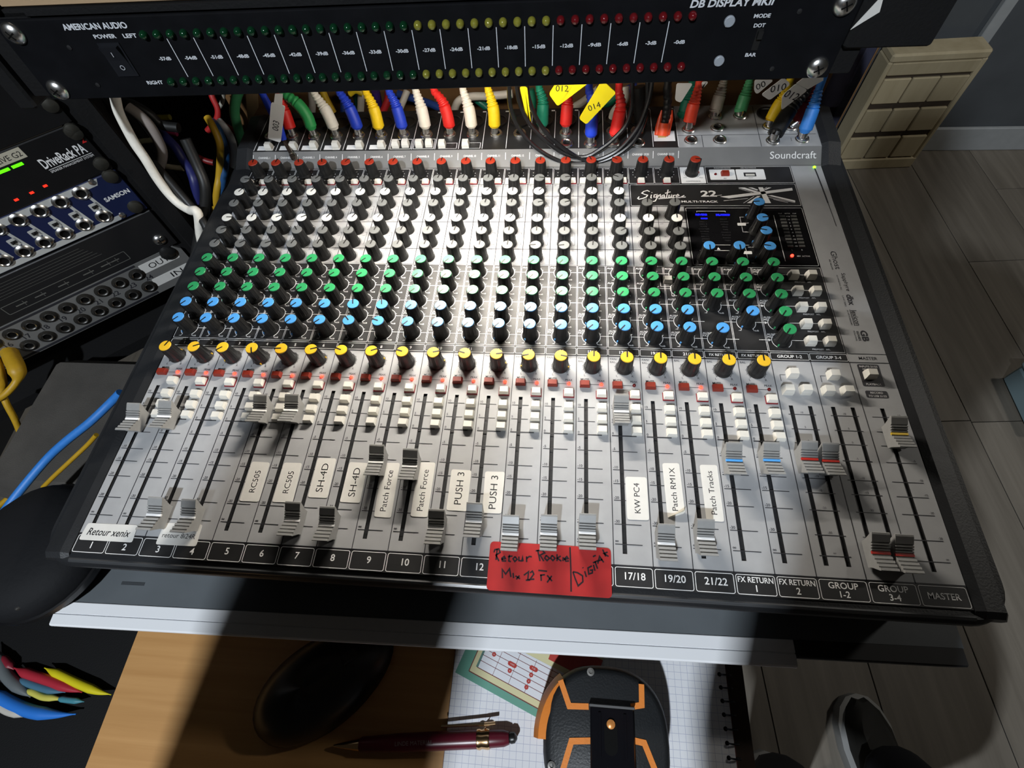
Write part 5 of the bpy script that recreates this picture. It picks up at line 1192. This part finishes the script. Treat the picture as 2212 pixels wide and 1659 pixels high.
# wooden crate by the wall
woodmat('crate_wood', (.40, .33, .20), (.55, .47, .31), (14, 14, 3), .65, .1)
woodmat('crate_gap_shade', (.06, .042, .03), (.10, .07, .045), (4, 20, 20), .8, .1)  # shade in the gaps between the boards, painted as darker wood
cw0, cw1, cv0, cv1, chh = -6.0, 5.8, 0.0, 3.2, 16.9
cr = thing('wooden_crate', (60.4, 68.0, FLOOR), 'pale wooden box with three rows of slotted boards by wall', 'crate'); cr.rotation_euler = (0, 0, math.radians(3))
cm_ = MATS['crate_wood']
part('body', MB().bbox(cw0, cw1, .35, cv1, 0, chh-1.1, .1), MATS['crate_gap_shade'], cr)
part('top_board', MB().bbox(cw0-.1, cw1+.1, -.1, cv1, chh-1.1, chh, .25), cm_, cr)
part('side_board', MB().bbox(cw0-.15, cw0+.5, -.05, cv1, .1, chh-1.0, .15), cm_, cr); part('side_board', MB().bbox(cw1-.5, cw1+.15, -.05, cv1, .1, chh-1.0, .15), cm_, cr)
part('rail', MB().bbox(cw0+.5, cw1-.5, -.05, .5, chh-2.7, chh-1.1, .12), cm_, cr); part('rail', MB().bbox(cw0-.1, cw1+.1, -.12, .6, 0, 1.7, .15), cm_, cr)
bw = (cw1-cw0-1.0)/3
for r_ in range(3):
    z0 = 1.8+r_*4.25
    for c_ in range(3): part('board', MB().bbox(cw0+.5+c_*bw+.10, cw0+.5+(c_+1)*bw-.10, -.02, .4, z0+.1, z0+3.45, .1), cm_, cr)
# navy slab beside the crate
# pale blue cloth at the right edge
pb = thing('pale_blue_box', (65.5, 27.5, FLOOR), 'pale blue plastic box at the right on the floor', 'box')
part('body', MB().bbox(-.3, 6, -3.5, 3.5, 0, 3.0, .4), mat('pale_blue', (.30, .42, .46), .6), pb); part('lid', MB().bbox(-.4, 6.1, -3.6, 3.6, 3.0, 3.5, .2), mat('pale_blue2', (.34, .46, .50), .6), pb)

# ================================================================== unseen column, added behind the camera to cast a shadow band
cs_ = thing('shadow_column', (3.45, -19.2, FLOOR), 'slim tall black column added out of view to cast a shadow band', 'shadow blocker')
part('wide_blocker', MB().bbox(-4.25, 2.35, -2.2, 1.9, 42, 58, .25), m_case, cs_)  # wider lower block, shaped for the shadow edge on the desk
part('base_plate', MB().bbox(-5, 5, -5, 5, 0, .5, .15), m_case, cs_); part('pole', MB().lathe([(.8, .5), (.8, 42)], 16), m_case, cs_, smooth=True)
part('cabinet', MB().bbox(-2.38, 2.32, -2.0, 1.9, 58, 72, .25), m_case, cs_); part('blocker_front', MB().bbox(-1.9, 1.9, 1.9, 2.05, 58.5, 71.5, .05), mat('blocker_black', (.01, .01, .01), .7), cs_)

# ================================================================== the photographer (only a leg and a shoe are in view)
PO = Vector((33, -12, FLOOR))
person = thing('person', PO, 'person in dark trousers and dark shoes with white soles beside the desk', 'person')
V = []; E_ = []; Rd = []
def jv(p, r, link=None):
    V.append(Vector(p)-PO); Rd.append(r if isinstance(r, tuple) else (r, r))
    if link is not None: E_.append((link, len(V)-1))
    return len(V)-1
pelvis = jv((26.6, -18.5, 1.0), (5.6, 3.4))
belly = jv((24.2, -17.6, 9), (5.4, 3.2), pelvis); chest = jv((21.2, -16.2, 18), (5.9, 3.4), belly); upch = jv((20.4, -15.6, 24.2), (4.2, 2.8), chest)
neck = jv((20.2, -15.0, 27.6), 1.6, upch); h0 = jv((20.0, -14.2, 29.0), (2.0, 2.2), neck); h1 = jv((19.7, -13.6, 31.6), (2.5, 3.0), h0); h2 = jv((19.5, -13.6, 34.2), (2.3, 2.7), h1); jv((19.4, -13.9, 35.8), (1.2, 1.4), h2)
jv((19.8, -10.9, 30.8), (.35, .35), h1)
cL = jv((18.0, -16.2, 17.0), 3.3, chest); bL = jv((20.6, -17.4, 9), 3.4, belly); cR = jv((25.2, -16.2, 17.0), 3.2, chest); bR = jv((28.2, -17.6, 8), 3.2, belly)
sl = jv((14.9, -15.6, 25.2), 2.6, upch); el = jv((15.0, -16.6, 10.5), 2.1, sl); wl = jv((19.6, -14.2, 5.2), 1.25, el); hl = jv((21.2, -13.2, 4.6), (1.3, .8), wl)
sr = jv((26.4, -15.2, 25.0), 2.5, upch); er = jv((27.9, -12.0, 11.5), 1.75, sr); wr_ = jv((21.0, -7.2, 12.4), 1.2, er); hr = jv((19.2, -5.9, 12.8), (1.1, .8), wr_)
for hnd, d_, sp2 in ((hl, Vector((.75, .6, -.2)), Vector((-.5, .6, .3))), (hr, Vector((-.72, .62, .2)), Vector((.1, .3, .9)))):
    d_ = d_.normalized(); sp2 = sp2.normalized(); b0_ = V[hnd]+PO
    for k, (off_, ln) in enumerate(((.55, 2.3), (.2, 2.6), (-.15, 2.4), (-.5, 1.9))):
        p = b0_+sp2*off_*1.3+d_*.5; a_ = jv(p, .38, hnd); c_ = jv(p+d_*ln*.5+Vector((0, 0, .12)), .34, a_); jv(p+d_*ln+Vector((0, .1, -.25)), .28, c_)
    a_ = jv(b0_+sp2*1.1-d_*.1, .42, hnd); jv(b0_+sp2*1.8+d_*.9, .34, a_)
hpr = jv((31.0, -18.2, -2), 3.3, pelvis); knr = jv((38.6, -13.5, -19.5), 2.5, hpr); anr = jv((40.6, -8.4, -36.0), 2.5, knr); jv((40.5, -7.7, -38.4), 2.9, anr)
hpl = jv((22.8, -18.2, -2), 4.0, pelvis); knl = jv((28.6, -11.5, -19.5), 3.2, hpl); anl = jv((31.6, -9.6, -36.0), 2.6, knl); jv((31.8, -9.2, -38.4), 3.0, anl)
me = bpy.data.meshes.new('body'); me.from_pydata([tuple(v*S) for v in V], E_, []); bo_ = bpy.data.objects.new('body', me); COL.objects.link(bo_)
sk = bo_.modifiers.new('skin', 'SKIN'); sk.use_smooth_shade = True
for i, r in enumerate(Rd): me.skin_vertices[0].data[i].radius = (r[0]*S, r[1]*S)
me.skin_vertices[0].data[0].use_root = True
ss = bo_.modifiers.new('sub', 'SUBSURF'); ss.levels = 2; ss.render_levels = 2
dg = bpy.context.evaluated_depsgraph_get(); dg.update()
me2 = bpy.data.meshes.new_from_object(bo_.evaluated_get(dg)); bpy.data.objects.remove(bo_)
for m_ in (mat('jacket', (.014, .015, .020), .8), mat('trousers', (.007, .008, .013), .85), mat('skin', (.42, .24, .17), .5), mat('hair', (.03, .02, .015), .7)): me2.materials.append(m_)
for p in me2.polygons:
    c = p.center/S+PO
    if c.z > 27.8: p.material_index = 3 if (c.z > 33.6 or c.y < -15.2) else 2
    elif c.z < 2.0: p.material_index = 1
    elif (c-Vector((21.2, -13.2, 4.6))).length < 3.0 or (c-Vector((18.6, -5.4, 13))).length < 3.2: p.material_index = 2
    p.use_smooth = True
put('body', me2, person)
def shoe(toe, ang):
    L, wd_ = 12.6, 2.25
    def out(f, ins=0.):      # half outline from toe (0) to heel (1)
        prof_ = [(0, 0), (.02, .42), (.08, .74), (.18, .96), (.32, 1.0), (.5, .86), (.68, .78), (.85, .82), (.95, .62), (1.0, 0)]
        pts = [(-(w_*wd_-ins if 0 < i < 9 else 0), -(ins if i == 0 else -ins if i == 9 else 0)-t_*L) for i, (t_, w_) in enumerate(prof_)]
        return pts+[(-x_, y_) for x_, y_ in pts[-2:0:-1]]
    o = put('shoe', None, person) if False else None
    pts = out(0); up = out(0, .42)
    n_ = len(pts); so = MB(); vs = [(x_, y_, 0) for x_, y_ in pts]+[(x_*1.03, y_, .55) for x_, y_ in pts]+[(x_, y_, 1.15) for x_, y_ in pts]+[(x_, y_, 1.25) for x_, y_ in up]
    fs = [tuple(range(n_))]+[(k*n_+(i+1) % n_, k*n_+i, (k+1)*n_+i, (k+1)*n_+(i+1) % n_) for k in range(3) for i in range(n_)]+[tuple(range(4*n_-1, 3*n_-1, -1))]
    so.add(vs, fs); loc = Vector(toe)-PO
    a_ = part('shoe_sole', so, mat('sole_white', (.34, .34, .33), .55), person, loc, True, ang, label='off-white rubber shoe sole')
    um_ = MB(); vs = [(x_, y_, 1.15) for x_, y_ in up]+[(x_*.92, y_-.25*(1 if y_ > -L/2 else -1), 1.9+.10*min(8, -y_)) for x_, y_ in up]+[(x_*.62, -.9+(y_)*.80, 2.2+.26*min(8, -y_)) for x_, y_ in up]
    fs = [(k*n_+(i+1) % n_, k*n_+i, (k+1)*n_+i, (k+1)*n_+(i+1) % n_) for k in range(2) for i in range(n_)]+[tuple(range(3*n_-1, 2*n_-1, -1))]
    um_.add(vs, fs); part('shoe_upper', um_, mat('shoe_dark', (.016, .015, .012), .7, bump=.3, bscale=600), person, loc, True, ang)
shoe((40.3, -2.45, FLOOR), math.radians(4)); shoe((31.8, -7.2, FLOOR), math.radians(3))
ph_o = CAM-FWD*.75+RIGHT*2.2-DOWN*.5
phn = thing('smartphone', ph_o, 'black smartphone held in the hand above the console', 'phone', mtx=frame(RIGHT, -DOWN, -FWD))
part('body', MB().bbox(-3.6, 3.6, -1.65, 1.65, -.18, .18, .12), mat('phone_black', (.01, .01, .012), .25), phn); part('screen', MB().box(-3.4, 3.4, -1.5, 1.5, .18, .19), mat('phone_screen', (.004, .004, .005), .1), phn)
